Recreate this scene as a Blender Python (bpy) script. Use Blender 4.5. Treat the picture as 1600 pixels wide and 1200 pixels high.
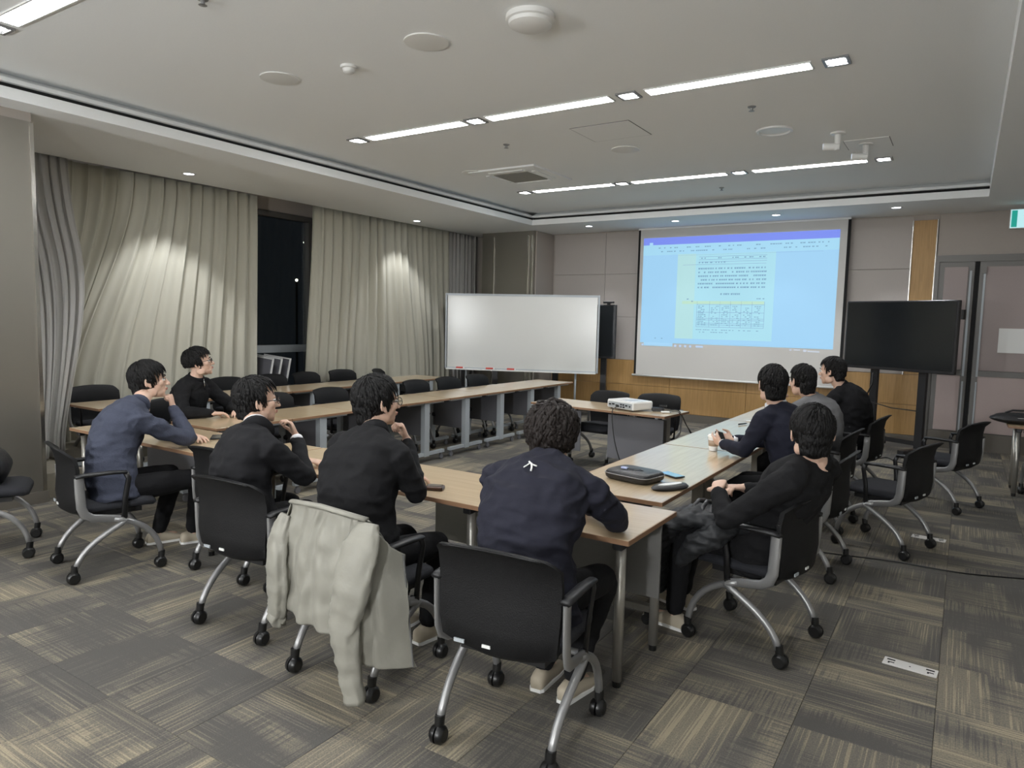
import bpy, math, random
from mathutils import Vector, Matrix, Quaternion, noise
R = math.radians
V = Vector
random.seed(7)
for o in list(bpy.data.objects): bpy.data.objects.remove(o)
C = bpy.context.scene.collection
scene = bpy.context.scene

# ------------------------------------------------------------------ camera
cam_d = bpy.data.cameras.new('camera'); cam = bpy.data.objects.new('camera', cam_d); C.objects.link(cam)
def _cam():
    f = 1093.347
    vx = V((-900 - 800, -(462 - 600), f)); vy = V((1510 - 800, -(516 - 600), f))
    X = (-vx).normalized(); Y = vy.normalized(); Z = -X.cross(Y)
    if Z.y < 0: Z = -Z
    Rm = Matrix((X, Y, Z))                      # world = Rm @ (right, up, forward)
    r, u, fw = Rm.col[0], Rm.col[1], Rm.col[2]
    m = Matrix.Identity(4)
    for i in range(3): m[i][0], m[i][1], m[i][2] = r[i], u[i], -fw[i]
    m[2][3] = 1.66
    return m, f
CM, FPX = _cam()
cam.matrix_world = CM
cam_d.sensor_width = 36; cam_d.sensor_fit = 'HORIZONTAL'; cam_d.lens = FPX / 1600 * 36
cam_d.clip_end = 200; cam_d.clip_start = .05
scene.camera = cam
CMI = CM.inverted()
def in_view(x, y, z, m=40):
    v = CMI @ V((x, y, z))
    if v.z > -.2: return False
    a, b = 800 + FPX * v.x / -v.z, 600 - FPX * v.y / -v.z
    return -m < a < 1600 + m and -m < b < 1200 + m

# ------------------------------------------------------------------ world, exposure
w = bpy.data.worlds.new('night'); scene.world = w; w.use_nodes = True
w.node_tree.nodes['Background'].inputs[0].default_value = (.012, .014, .018, 1)
w.node_tree.nodes['Background'].inputs[1].default_value = .6
vs = scene.view_settings
vs.view_transform = 'Standard'; vs.look = 'None'; vs.gamma = 1; vs.use_curve_mapping = False
vs.exposure = 0.0
STRIP = 52.0      # radiance of the fluorescent diffusers
SPOTE = 50.0      # radiance of the square lamp faces
DOWN = 60.0       # watts of each soffit downlight

# ------------------------------------------------------------------ materials
def srgb(r, g, b):
    f = lambda c: (c / 255) / 12.92 if c / 255 <= .04045 else (((c / 255) + .055) / 1.055) ** 2.4
    return (f(r), f(g), f(b), 1)
class NT:
    def __init__(s, name):
        s.m = bpy.data.materials.new(name); s.m.use_nodes = True
        s.t = s.m.node_tree; s.b = s.t.nodes['Principled BSDF']
    def n(s, typ, **kw):
        x = s.t.nodes.new(typ)
        for k, v in kw.items():
            if k in x.inputs: x.inputs[k].default_value = v
            else: setattr(x, k, v)
        return x
    def l(s, a, b): s.t.links.new(a, b)
def mat(name, col, rough=.6, metal=0, bump=0, scale=60, var=0, coat=0, stretch=None, emit=0, sheen=0, spec=.5, detail=3):
    a = NT(name); b = a.b
    b.inputs['Base Color'].default_value = col; b.inputs['Roughness'].default_value = rough
    b.inputs['Metallic'].default_value = metal
    b.inputs['Specular IOR Level'].default_value = spec
    if coat: b.inputs['Coat Weight'].default_value = coat; b.inputs['Coat Roughness'].default_value = .15
    if sheen: b.inputs['Sheen Weight'].default_value = sheen; b.inputs['Sheen Roughness'].default_value = .6
    if emit: b.inputs['Emission Color'].default_value = col; b.inputs['Emission Strength'].default_value = emit
    if bump or var:
        tc = a.n('ShaderNodeTexCoord'); mp = a.n('ShaderNodeMapping'); a.l(tc.outputs['Object'], mp.inputs['Vector'])
        if stretch: mp.inputs['Scale'].default_value = stretch
        nz = a.n('ShaderNodeTexNoise', Scale=scale, Detail=detail); a.l(mp.outputs[0], nz.inputs['Vector'])
        if bump:
            bp = a.n('ShaderNodeBump', Strength=bump, Distance=.01); a.l(nz.outputs[0], bp.inputs['Height']); a.l(bp.outputs[0], b.inputs['Normal'])
        if var:
            mx = a.n('ShaderNodeMix', data_type='RGBA'); a.l(nz.outputs[0], mx.inputs[0])
            mx.inputs[6].default_value = [c * (1 - var) for c in col[:3]] + [1]; mx.inputs[7].default_value = [min(1, c * (1 + var)) for c in col[:3]] + [1]
            a.l(mx.outputs[2], b.inputs['Base Color'])
    return a.m
M = {}
M['ceiling'] = mat('ceiling_plaster', srgb(238, 240, 240), .9, bump=.05, scale=90, var=.03)
M['dark'] = mat('dark_slot', (.01, .01, .01, 1), .9)
M['wall'] = mat('wall_fabric', srgb(178, 171, 165), .9, bump=.25, scale=40, var=.06, stretch=(12, 12, .5))
M['wallpaint'] = mat('wall_paint', srgb(170, 162, 154), .9, bump=.05, var=.03, scale=50)
M['wood'] = None
def wood(name, c1, c2, rough, axis, coat=0, scale=3.0, bump=.04):
    a = NT(name); b = a.b
    tc = a.n('ShaderNodeTexCoord'); mp = a.n('ShaderNodeMapping'); a.l(tc.outputs['Object'], mp.inputs['Vector'])
    s = [14, 14, 14]; s[axis] = .7; mp.inputs['Scale'].default_value = s
    nz = a.n('ShaderNodeTexNoise', Scale=scale, Detail=6, Roughness=.65, Distortion=.4); a.l(mp.outputs[0], nz.inputs['Vector'])
    cr = a.n('ShaderNodeValToRGB'); a.l(nz.outputs[0], cr.inputs[0])
    cr.color_ramp.elements[0].position = .32; cr.color_ramp.elements[1].position = .68
    cr.color_ramp.elements[0].color = c1; cr.color_ramp.elements[1].color = c2
    a.l(cr.outputs[0], b.inputs['Base Color']); b.inputs['Roughness'].default_value = rough
    if coat: b.inputs['Coat Weight'].default_value = coat; b.inputs['Coat Roughness'].default_value = .12
    bp = a.n('ShaderNodeBump', Strength=bump, Distance=.005); a.l(nz.outputs[0], bp.inputs['Height']); a.l(bp.outputs[0], b.inputs['Normal'])
    return a.m
M['top_x'] = wood('light_wood_laminate', srgb(190, 166, 132), srgb(206, 184, 150), .34, 0, coat=.85)
M['top_y'] = wood('light_wood_laminate_lengthwise', srgb(190, 166, 132), srgb(206, 184, 150), .30, 1)
M['edge'] = mat('brown_edge_band', srgb(138, 106, 80), .5)
M['wainscot'] = wood('warm_wood_veneer', srgb(162, 126, 76), srgb(184, 146, 92), .5, 2, scale=4)
M['steel'] = mat('brushed_steel', srgb(150, 146, 138), .38, .85, bump=.12, scale=30, stretch=(.4, .4, 40))
M['chrome'] = mat('polished_metal', srgb(200, 198, 192), .18, 1)
M['greymetal'] = mat('silver_painted_metal', srgb(150, 150, 150), .38, .6, bump=.04, scale=300)
M['bluemetal'] = mat('pale_grey_painted_metal', srgb(168, 174, 178), .5, .15)
M['post'] = mat('silver_table_post', srgb(165, 162, 155), .3, .7)
M['black'] = mat('black_plastic', (.008, .008, .009, 1), .45, bump=.05, scale=300)
M['mesh'] = mat('black_backrest', (.006, .006, .0065, 1), .6, spec=.25, bump=.3, scale=260)
M['fabric'] = mat('charcoal_seat_fabric', (.016, .017, .022, 1), .9, bump=.4, scale=300)
M['rubber'] = mat('black_rubber', (.008, .008, .008, 1), .35)
M['panel'] = mat('grey_modesty_panel', srgb(98, 98, 102), .6, bump=.05)
M['lpanel'] = mat('light_grey_modesty_panel', srgb(128, 127, 121), .55, bump=.1, scale=8, stretch=(1, 1, 30), var=.06)
M['white'] = mat('white_plastic', srgb(225, 225, 222), .4)
M['board'] = mat('whiteboard_enamel', srgb(205, 206, 202), .22)
M['red'] = mat('red_plastic', srgb(190, 60, 45), .4)
M['tv'] = mat('television_glass', (.012, .014, .016, 1), .12, coat=.3)
M['tvframe'] = mat('television_frame', (.02, .02, .022, 1), .35)
M['screen'] = mat('projection_fabric', srgb(205, 203, 198), .85)
M['door'] = mat('door_panel_upholstery', srgb(164, 152, 149), .8, bump=.08, scale=120, var=.05)
M['doorlow'] = mat('door_lower_panel', srgb(188, 172, 168), .7, bump=.05, scale=100, var=.04)
M['doorframe'] = mat('door_frame_metal', srgb(112, 110, 107), .5, .4)
M['dpanel'] = mat('dim_grey_modesty_panel', srgb(102, 101, 98), .55, bump=.1, scale=8, stretch=(1, 1, 30), var=.06)
M['kick'] = mat('kick_plate', srgb(105, 100, 92), .5, .3)
M['skin'] = mat('skin', srgb(204, 170, 150), .5, bump=.04, scale=200, var=.05)
M['skin'].node_tree.nodes['Principled BSDF'].inputs['Subsurface Weight'].default_value = .08
M['skin'].node_tree.nodes['Principled BSDF'].inputs['Subsurface Radius'].default_value = (.02, .008, .005)
M['hair'] = mat('black_hair', (.0055, .005, .005, 1), .55, spec=.22, bump=.5, scale=40, stretch=(6, 6, 1))
M['hairbrown'] = mat('dark_brown_hair', (.014, .010, .0085, 1), .55, spec=.25, bump=.5, scale=40, stretch=(6, 6, 1))
M['eyewhite'] = mat('eye_white', srgb(215, 210, 205), .3)
M['lip'] = mat('lips', srgb(170, 105, 95), .5)
M['glass'] = None
def glassmat(name, col, rough, tr):
    a = NT(name); out = a.t.nodes['Material Output']
    t = a.n('ShaderNodeBsdfTransparent'); t.inputs[0].default_value = col
    g = a.n('ShaderNodeBsdfGlossy', Roughness=rough); g.inputs[0].default_value = (1, 1, 1, 1)
    mx = a.n('ShaderNodeMixShader'); mx.inputs[0].default_value = tr
    a.l(t.outputs[0], mx.inputs[1]); a.l(g.outputs[0], mx.inputs[2]); a.l(mx.outputs[0], out.inputs[0])
    return a.m
M['glass'] = glassmat('window_glass', (.8, .85, .85, 1), .05, .13)
M['lens'] = glassmat('spectacle_lens', (.92, .94, .95, 1), .02, .12)
def clothmat(name, col, rough=.9, bump=.35, scale=25, sheen=0):
    return mat(name, col, rough, bump=bump, scale=scale, sheen=sheen, var=.12, detail=6, spec=.25)
M['blacktop'] = clothmat('black_cloth', (.0075, .0075, .0085, 1))
M['blacksuit'] = clothmat('black_suiting', (.009, .009, .0105, 1), bump=.2)
M['navysuit'] = clothmat('navy_suiting', (.012, .013, .023, 1), bump=.2)
M['navy'] = clothmat('navy_sweatshirt', (.015, .0155, .025, 1))
M['bluegrey'] = clothmat('blue_grey_knit', srgb(62, 66, 80), scale=120)
M['greytop'] = clothmat('grey_knit', srgb(112, 112, 114), scale=120)
M['dkshell'] = clothmat('dark_padded_shell', (.02, .021, .023, 1), rough=.5)
M['trouser'] = clothmat('black_trousers', (.006, .006, .007, 1))
M['shoe'] = mat('off_white_shoe', srgb(168, 158, 140), .6)
M['shoedark'] = mat('dark_shoe', (.02, .02, .02, 1), .5)
M['shirt'] = mat('white_shirt', srgb(225, 225, 228), .7)
def cloth_curtain(name, col, tl, alpha=0):
    a = NT(name); b = a.b; out = a.t.nodes['Material Output']
    b.inputs['Base Color'].default_value = col; b.inputs['Roughness'].default_value = .9; b.inputs['Specular IOR Level'].default_value = .15
    tc = a.n('ShaderNodeTexCoord'); mp = a.n('ShaderNodeMapping'); a.l(tc.outputs['Object'], mp.inputs['Vector']); mp.inputs['Scale'].default_value = (200, 200, 40)
    nz = a.n('ShaderNodeTexNoise', Scale=1, Detail=2); a.l(mp.outputs[0], nz.inputs['Vector'])
    bp = a.n('ShaderNodeBump', Strength=.2, Distance=.004); a.l(nz.outputs[0], bp.inputs['Height']); a.l(bp.outputs[0], b.inputs['Normal'])
    t = a.n('ShaderNodeBsdfTranslucent'); t.inputs[0].default_value = col
    mx = a.n('ShaderNodeMixShader'); mx.inputs[0].default_value = tl
    a.l(b.outputs[0], mx.inputs[1]); a.l(t.outputs[0], mx.inputs[2]); last = mx
    if alpha:
        tr = a.n('ShaderNodeBsdfTransparent'); m2 = a.n('ShaderNodeMixShader'); m2.inputs[0].default_value = alpha
        a.l(mx.outputs[0], m2.inputs[1]); a.l(tr.outputs[0], m2.inputs[2]); last = m2
    a.l(last.outputs[0], out.inputs[0]); return a.m
M['curtain'] = cloth_curtain('cream_curtain', srgb(196, 193, 178), .12)
M['sheer'] = cloth_curtain('grey_sheer', srgb(204, 202, 198), .2, .12)
M['jacket'] = clothmat('pale_nylon', srgb(138, 136, 127), rough=.48, bump=.7, scale=9, sheen=0)
def emat(name, col, st):
    a = NT(name); a.b.inputs['Base Color'].default_value = (0, 0, 0, 1) if st > 3 else [c * .1 for c in col[:3]] + [1]
    a.b.inputs['Emission Color'].default_value = col; a.b.inputs['Emission Strength'].default_value = st
    return a.m
M['strip'] = emat('lit_diffuser', (.97, .985, 1, 1), STRIP)
M['spot'] = emat('lit_lamp_face', (.98, .99, 1, 1), SPOTE)
M['down'] = emat('lit_downlight', (.86, .9, 1, 1), 14)
def carpet():
    a = NT('carpet_tile_pile'); b = a.b
    g = a.n('ShaderNodeNewGeometry'); sp = a.n('ShaderNodeSeparateXYZ'); a.l(g.outputs['Position'], sp.inputs[0])
    def math_(op, x, y=None, z=None):
        m = a.n('ShaderNodeMath', operation=op)
        for i, q in enumerate((x, y, z)):
            if q is None: continue
            if isinstance(q, (int, float)): m.inputs[i].default_value = q
            else: a.l(q, m.inputs[i])
        return m.outputs[0]
    def comb(x, y, z=0.):
        c = a.n('ShaderNodeCombineXYZ')
        for i, q in enumerate((x, y, z)):
            if isinstance(q, (int, float)): c.inputs[i].default_value = q
            else: a.l(q, c.inputs[i])
        return c.outputs[0]
    X, Y = sp.outputs[0], sp.outputs[1]
    tx, ty = math_('FLOOR', math_('MULTIPLY', X, 2.)), math_('FLOOR', math_('MULTIPLY', Y, 2.))
    wn = a.n('ShaderNodeTexWhiteNoise', noise_dimensions='2D'); a.l(comb(tx, ty), wn.inputs['Vector'])
    rnd = wn.outputs['Value']; sc = a.n('ShaderNodeSeparateColor'); a.l(wn.outputs['Color'], sc.inputs[0])
    flip = math_('GREATER_THAN', rnd, .42)
    def mixv(f, x, y):
        m = a.n('ShaderNodeMix', data_type='FLOAT'); a.l(f, m.inputs[0])
        for i, q in ((2, x), (3, y)):
            if isinstance(q, (int, float)): m.inputs[i].default_value = q
            else: a.l(q, m.inputs[i])
        return m.outputs[0]
    U, W_ = mixv(flip, X, Y), mixv(flip, Y, X)
    off = math_('MULTIPLY', rnd, 50.)
    def nz(sx, sy, z, det=2, rough=.5):
        t = a.n('ShaderNodeTexNoise', Scale=1, Detail=det, Roughness=rough)
        a.l(comb(math_('MULTIPLY', U, sx), math_('MULTIPLY', W_, sy), math_('ADD', off, z)), t.inputs['Vector']); return t.outputs[0]
    blocks = nz(1.1, 5.0, 0., 1)         # broad faded bands, run on within a tile
    fine = nz(1.6, 105, 3., 2)              # thin yarn lines along the tile
    cross = nz(95, 2.6, 9., 2)             # ladder marks across
    patch = nz(2.2, 3.2, 17., 2)
    pile = a.n('ShaderNodeTexNoise', Scale=150, Detail=3); a.l(g.outputs['Position'], pile.inputs['Vector'])
    def ss(x, lo, hi):
        m = a.n('ShaderNodeMapRange', interpolation_type='SMOOTHSTEP'); a.l(x, m.inputs[0]); m.inputs[1].default_value = lo; m.inputs[2].default_value = hi; return m.outputs[0]
    lines = ss(fine, .50, .62); lad = ss(cross, .47, .60)
    light = ss(blocks, .40, .60)
    tileb = math_('MULTIPLY_ADD', sc.outputs[1], .34, -.14)
    v = math_('ADD', math_('MULTIPLY', light, .38), tileb)
    v = math_('ADD', v, math_('MULTIPLY', math_('MULTIPLY', lines, .36), ss(patch, .3, .6)))
    v = math_('SUBTRACT', v, math_('MULTIPLY', math_('MULTIPLY', lad, .30), ss(patch, .55, .42)))
    v = math_('ADD', v, math_('MULTIPLY', math_('SUBTRACT', pile.outputs[0], .5), .85))
    cr = a.n('ShaderNodeValToRGB'); a.l(v, cr.inputs[0]); e = cr.color_ramp.elements
    e[0].position = 0.0; e[0].color = srgb(88, 86, 83); e[1].position = .85; e[1].color = srgb(156, 146, 124)
    m = cr.color_ramp.elements.new(.36); m.color = srgb(112, 107, 98)
    a.l(cr.outputs[0], b.inputs['Base Color']); b.inputs['Roughness'].default_value = .95; b.inputs['Specular IOR Level'].default_value = .1
    bp = a.n('ShaderNodeBump', Strength=.5, Distance=.004); a.l(pile.outputs[0], bp.inputs['Height']); a.l(bp.outputs[0], b.inputs['Normal'])
    return a.m
M['carpet'] = carpet()

# ------------------------------------------------------------------ mesh building
class MB:
    def __init__(s): s.v = []; s.f = []; s.mi = []; s.cur = 0
    def add(s, vs, fs):
        o = len(s.v); s.v += [tuple(p) for p in vs]; s.f += [tuple(i + o for i in f) for f in fs]; s.mi += [s.cur] * len(fs); return s
    def box(s, c, d, rot=None, bev=0):
        x, y, z = d[0] / 2, d[1] / 2, d[2] / 2
        if not bev:
            P = [V((a * x, b * y, e * z)) for a in (-1, 1) for b in (-1, 1) for e in (-1, 1)]
            F = [(0, 1, 3, 2), (4, 6, 7, 5), (0, 4, 5, 1), (2, 3, 7, 6), (0, 2, 6, 4), (1, 5, 7, 3)]
        else:
            # outline in xy, chamfered top and bottom
            P = []; k = bev
            for (zz, q) in ((-z, k), (-z + k, 0), (z - k, 0), (z, k)):
                for (a, b) in ((-x + k + 0, -y + q), (x - k - 0, -y + q), (x - q, -y + k), (x - q, y - k), (x - k, y - q), (-x + k, y - q), (-x + q, y - k), (-x + q, -y + k)):
                    P.append(V((a, b, zz)))
            F = [tuple(range(7, -1, -1)), tuple(range(24, 32))]
            for r in range(3):
                for i in range(8): F.append((r * 8 + i, r * 8 + (i + 1) % 8, r * 8 + 8 + (i + 1) % 8, r * 8 + 8 + i))
        if rot: P = [rot @ p for p in P]
        c = V(c); return s.add([p + c for p in P], F)
    def rings(s, rs, cap=True, closed=True):
        n = len(rs[0]); vs = [p for r in rs for p in r]; fs = []
        for i in range(len(rs) - 1):
            for j in range(n if closed else n - 1):
                a, b = i * n + j, i * n + (j + 1) % n
                fs.append((a, b, b + n, a + n))
        if cap and closed: fs.append(tuple(range(n - 1, -1, -1))); fs.append(tuple((len(rs) - 1) * n + j for j in range(n)))
        return s.add(vs, fs)
    def tube(s, pts, rad, seg=10, up=None, flat=1., round_caps=False):
        pts = [V(p) for p in pts]
        if not hasattr(rad, '__len__'): rad = [rad] * len(pts)
        rad = list(rad)
        if round_caps:
            d0 = (pts[0] - pts[1]).normalized(); d1 = (pts[-1] - pts[-2]).normalized()
            r0 = rad[0] if not hasattr(rad[0], '__len__') else min(rad[0]); r1 = rad[-1] if not hasattr(rad[-1], '__len__') else min(rad[-1])
            def sc(r, k): return (r[0] * k, r[1] * k) if hasattr(r, '__len__') else r * k
            pts = [pts[0] + d0 * r0 * .98, pts[0] + d0 * r0 * .7] + pts + [pts[-1] + d1 * r1 * .7, pts[-1] + d1 * r1 * .98]
            rad = [sc(rad[0], .2), sc(rad[0], .72)] + rad + [sc(rad[-1], .72), sc(rad[-1], .2)]
        rs = []; prev = None
        for i, p in enumerate(pts):
            t = (pts[min(i + 1, len(pts) - 1)] - pts[max(i - 1, 0)]).normalized()
            if prev is None:
                a = V(up) if up is not None else (V((0, 0, 1)) if abs(t.z) < .9 else V((0, 1, 0)))
                u = (a - t * a.dot(t)).normalized()
            else: u = (prev - t * prev.dot(t)).normalized()
            prev = u; w_ = t.cross(u)
            r = rad[i]; ru, rw = r if hasattr(r, '__len__') else (r, r * flat)
            rs.append([p + u * (math.cos(k * math.tau / seg) * ru) + w_ * (math.sin(k * math.tau / seg) * rw) for k in range(seg)])
        return s.rings(rs)
    def cyl(s, c, r, h, seg=20, r2=None):   # vertical
        c = V(c); r2 = r if r2 is None else r2
        return s.rings([[c + V((rr * math.cos(k * math.tau / seg), rr * math.sin(k * math.tau / seg), z)) for k in range(seg)] for rr, z in ((r, 0), (r2, h))])
    def lathe(s, c, prof, seg=24):
        c = V(c)
        return s.rings([[c + V((rr * math.cos(k * math.tau / seg), rr * math.sin(k * math.tau / seg), z)) for k in range(seg)] for rr, z in prof])
    def ell(s, c, r, rot=None, nu=16, nv=10):
        c = V(c); rs = []
        for j in range(nv + 1):
            th = math.pi * (.02 + .96 * j / nv); ring = []
            for i in range(nu):
                ph = math.tau * i / nu
                p = V((r[0] * math.sin(th) * math.cos(ph), r[1] * math.sin(th) * math.sin(ph), -r[2] * math.cos(th)))
                if rot: p = rot @ p
                ring.append(c + p)
            rs.append(ring)
        return s.rings(rs)
    def prism(s, poly, axis, a, b):  # polygon (2d) extruded along axis from a to b
        def mk(p, t):
            q = [p[0], p[1]]; q.insert(axis, t); return V(q)
        n = len(poly)
        return s.add([mk(p, a) for p in poly] + [mk(p, b) for p in poly],
                     [tuple(range(n - 1, -1, -1)), tuple(range(n, 2 * n))] + [(i, (i + 1) % n, n + (i + 1) % n, n + i) for i in range(n)])
    def grid(s, fn, nu, nv, thick=None):
        vs = [fn(i / nu, j / nv) for j in range(nv + 1) for i in range(nu + 1)]
        fs = [(j * (nu + 1) + i, j * (nu + 1) + i + 1, (j + 1) * (nu + 1) + i + 1, (j + 1) * (nu + 1) + i) for j in range(nv) for i in range(nu)]
        return s.add(vs, fs)
    def mesh(s, name, m, smooth=False, off=None):
        me = bpy.data.meshes.new(name)
        vs = s.v if off is None else [(p[0] - off[0], p[1] - off[1], p[2] - off[2]) for p in s.v]
        me.from_pydata(vs, [], s.f)
        for k in (m if isinstance(m, (list, tuple)) else [m]): me.materials.append(k)
        me.polygons.foreach_set('material_index', s.mi)
        me.validate(); me.update()
        import bmesh
        bm = bmesh.new(); bm.from_mesh(me); bmesh.ops.recalc_face_normals(bm, faces=bm.faces); bm.to_mesh(me); bm.free()
        if smooth: me.shade_smooth(); 
        return me
    def build(s, name, m, parent=None, smooth=False, off=None, angle=None):
        me = s.mesh(name, m, smooth, off)
        o = bpy.data.objects.new(name, me); C.objects.link(o)
        if parent: o.parent = parent
        if smooth and angle is not None:
            me.set_sharp_from_angle(angle=R(angle))
        return o
def tag(o, label=None, cat=None, group=None, kind=None):
    if label: o['label'] = label
    if cat: o['category'] = cat
    if group: o['group'] = group
    if kind: o['kind'] = kind
    return o
def thing(name, label, cat, loc=(0, 0, 0), rot=0, group=None):
    o = bpy.data.objects.new(name, None); C.objects.link(o); o.location = loc; o.rotation_euler = (0, 0, R(rot)); o.empty_display_size = .1
    return tag(o, label, cat, group)
def struct(o): o['kind'] = 'structure'; return o
KIDS = {}
def dup(root, loc, rot, label, group=None):
    r = root.copy(); C.objects.link(r); r.location = loc; r.rotation_euler = (0, 0, R(rot)); r['label'] = label
    if group: r['group'] = group
    elif 'group' in r: del r['group']
    if root.name not in KIDS: KIDS[root.name] = [(c, list(c.children)) for c in root.children]
    for c, gs in KIDS[root.name]:
        d = c.copy(); C.objects.link(d); d.parent = r
        for g in gs:
            e = g.copy(); C.objects.link(e); e.parent = d
    return r
BX = lambda name, m, c, d, parent=None, bev=0, rot=None: MB().box(c, d, rot, bev).build(name, m, parent)

# ================================================================== THE ROOM
# floor slab + carpet tiles
floor = struct(MB().box((-2.6, 4.2, -.06), (13.4, 15.6, .10)).build('floor', mat('floor_screed', srgb(70, 66, 60), .95)))
cands = []
for i in range(-18, 8):
    for j in range(-6, 24):
        x, y = i * .5 + .25, j * .5 + .25
        v = CMI @ V((x, y, 0)); cands.append((in_view(x, y, 0, 60), -v.z, x, y))
vis = sorted([c for c in cands if c[0]], key=lambda c: c[1])
tile_me = MB().box((0, 0, -.005), (.4985, .4985, .010), None, .0015).mesh('carpet_tile', M['carpet'])
for k, (_, _, x, y) in enumerate(vis[:300]):
    o = bpy.data.objects.new('carpet_tile', tile_me); C.objects.link(o); o.parent = floor; o.location = (x, y, 0)
mb = MB()
for (_, _, x, y) in vis[300:] + [c for c in cands if not c[0]]: mb.box((x, y, -.005), (.4985, .4985, .010))
tag(mb.build('far_carpet_tiles', M['carpet'], floor), kind='stuff')

TX0, TX1, TY0, TY1, ZS, ZT = -6.35, .12, -3.2, 10.37, 3.28, 3.5
ceil = struct(BX('ceiling', M['ceiling'], (-2.6, 4.2, ZT + .05), (13.4, 15.6, .1)))
def soff(name, x0, x1, y0, y1):
    o = BX(name, M['ceiling'], ((x0 + x1) / 2, (y0 + y1) / 2, ZS + .045), (x1 - x0, y1 - y0, .09), ceil); return o
soff('soffit', -8.22, TX0, -3.5, 11.9); soff('soffit', TX0, TX1, TY1, 11.9); soff('soffit', TX1, 4.0, -3.5, 11.9); soff('soffit', TX0, TX1, -3.5, TY0)
# cove: dark slot above the lip, sloped upper face back to the tray
for nm, poly, ax, a, b in (('cove_upper', [(TX0 - .10, 3.405), (TX0 + .015, 3.405), (TX0 - .0, 3.44), (TX0 - .14, 3.505), (TX0 - .16, 3.505)], 1, TY0, TY1 + .02),
                           ):
    p2 = [(x, z) for x, z in poly]
    MB().prism(p2, 1, a, b).build(nm, M['ceiling'], ceil)
MB().prism([(TY1 - .015, 3.405), (TY1 + .10, 3.405), (TY1 + .16, 3.505), (TY1 + .0, 3.44)], 0, TX0, TX1).build('cove_upper', M['ceiling'], ceil)
BX('cove_slot', M['dark'], (TX0 - .06, (TY0 + TY1) / 2, 3.387), (.05, TY1 - TY0 + .16, .036), ceil)
BX('cove_slot', M['dark'], ((TX0 + TX1) / 2, TY1 + .06, 3.387), (TX1 - TX0, .05, .036), ceil)
BX('soffit_edge', M['ceiling'], (TX1 + .03, (TY0 + TY1) / 2, 3.43), (.06, TY1 - TY0, .14), ceil)
# walls
wb = struct(BX('wall_back', M['wallpaint'], (-2.6, 11.72, 1.66), (13.4, .12, 3.42)))
M['wallwhite'] = mat('white_wall_paint', srgb(240, 238, 232), .9)
struct(BX('wall_right', M['wallwhite'], (4.0, 4.2, 1.75), (.12, 15.6, 3.6)))
struct(BX('wall_front', M['wallwhite'], (-2.6, -3.5, 1.75), (13.4, .12, 3.6)))
# left wall around the window opening
wl = struct(MB().box((-9.0, -.1, 1.75), (.16, 7.0, 3.6)).box((-9.0, 11.5, 1.75), (.16, .8, 3.6)).box((-9.0, 7.3, .14), (.16, 7.8, .4)).box((-9.0, 7.3, 3.4), (.16, 7.8, .36)).build('wall_left', M['wallpaint']))
BX('curtain_pocket', M['ceiling'], (-8.6, 4.2, 3.46), (.7, 15.4, .06), wl)
win = struct(BX('window_1', M['bluemetal'], (-8.95, 7.3, .42), (.14, 7.7, .10)))
for y in (3.5, 5.0, 6.35, 7.75, 9.2, 10.6, 11.05): BX('window_mullion', M['doorframe'], (-8.95, y, 1.8), (.12, .06, 2.7), win)
BX('window_transom', M['bluemetal'], (-8.93, 7.3, 1.14), (.16, 7.7, .11), win)
BX('window_head', M['doorframe'], (-8.95, 7.3, 3.17), (.12, 7.7, .08), win)
BX('window_pane', M['glass'], (-8.97, 7.3, 2.15), (.012, 7.6, 1.96), win)
BX('window_pane', M['glass'], (-8.97, 7.3, .78), (.012, 7.6, .62), win)
struct(BX('trim_1', mat('stone_sill', srgb(126, 120, 108), .6, var=.15, scale=20), (-8.3, 7.4, .10), (.9, 8.2, .20)))
BX('sill_block', mat('stone_sill_block', srgb(132, 126, 112), .6, var=.15, scale=20), (-7.45, 3.02, .11), (1.5, .34, .22), wl)
# back wall upholstered panels, in rows, each its own piece
def wpanel(x0, x1, z0, z1, m, th=.03, g=.006, nm='wall_panel'):
    return BX(nm, m, ((x0 + x1) / 2, 11.66 - th / 2, (z0 + z1) / 2), (x1 - x0 - g, th, z1 - z0 - g), wb, .003)
xs = [-6.60, -5.55, -4.25, -2.95, -1.85, -.73]
for a, b in zip(xs, xs[1:]):
    for z0, z1 in ((1.0, 1.76), (1.76, 2.52), (2.52, 3.26)): wpanel(a, b, z0, z1, M['wall'])
for a, b in zip([-6.60, -5.55, -4.25, -2.95, -1.85, -1.15], [-5.55, -4.25, -2.95, -1.85, -1.15, -.44]):
    for z0, z1 in ((.12, .56), (.56, 1.0)): wpanel(a, b, z0, z1, M['wainscot'], .04, .005, 'wood_panel')
wpanel(-.73, -.44, 1.0, 3.2, M['wainscot'], .04, .004, 'wood_panel')
for x in (-.735, -.435): BX('metal_strip', M['chrome'], (x, 11.61, 2.1), (.012, .03, 2.2), wb)
for a, b in ((-8.9, -7.9), (-.42, 1.2), (1.2, 2.6), (2.6, 4.0)):
    wpanel(a, b, 2.66 if a > -1 else .12, 3.26, M['wallpaint'])
struct(BX('baseboard_back', M['kick'], (-3.5, 11.61, .06), (6.1, .06, .12)))
# metal clad column in the far left corner
wc = struct(BX('trim_2', M['steel'], (-7.25, 11.35, 1.64), (1.16, .7, 3.28)))
for x in (-7.56, -6.80, -6.72): BX('metal_strip', M['chrome'], (x, 10.99, 1.7), (.018, .02, 3.0), wc)
BX('side_cladding', M['wallpaint'], (-6.655, 11.35, 1.64), (.03, .64, 3.26), wc)
BX('metal_strip', M['chrome'], (-6.66, 11.655, 2.3), (.02, .03, 1.4), wc)
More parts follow.
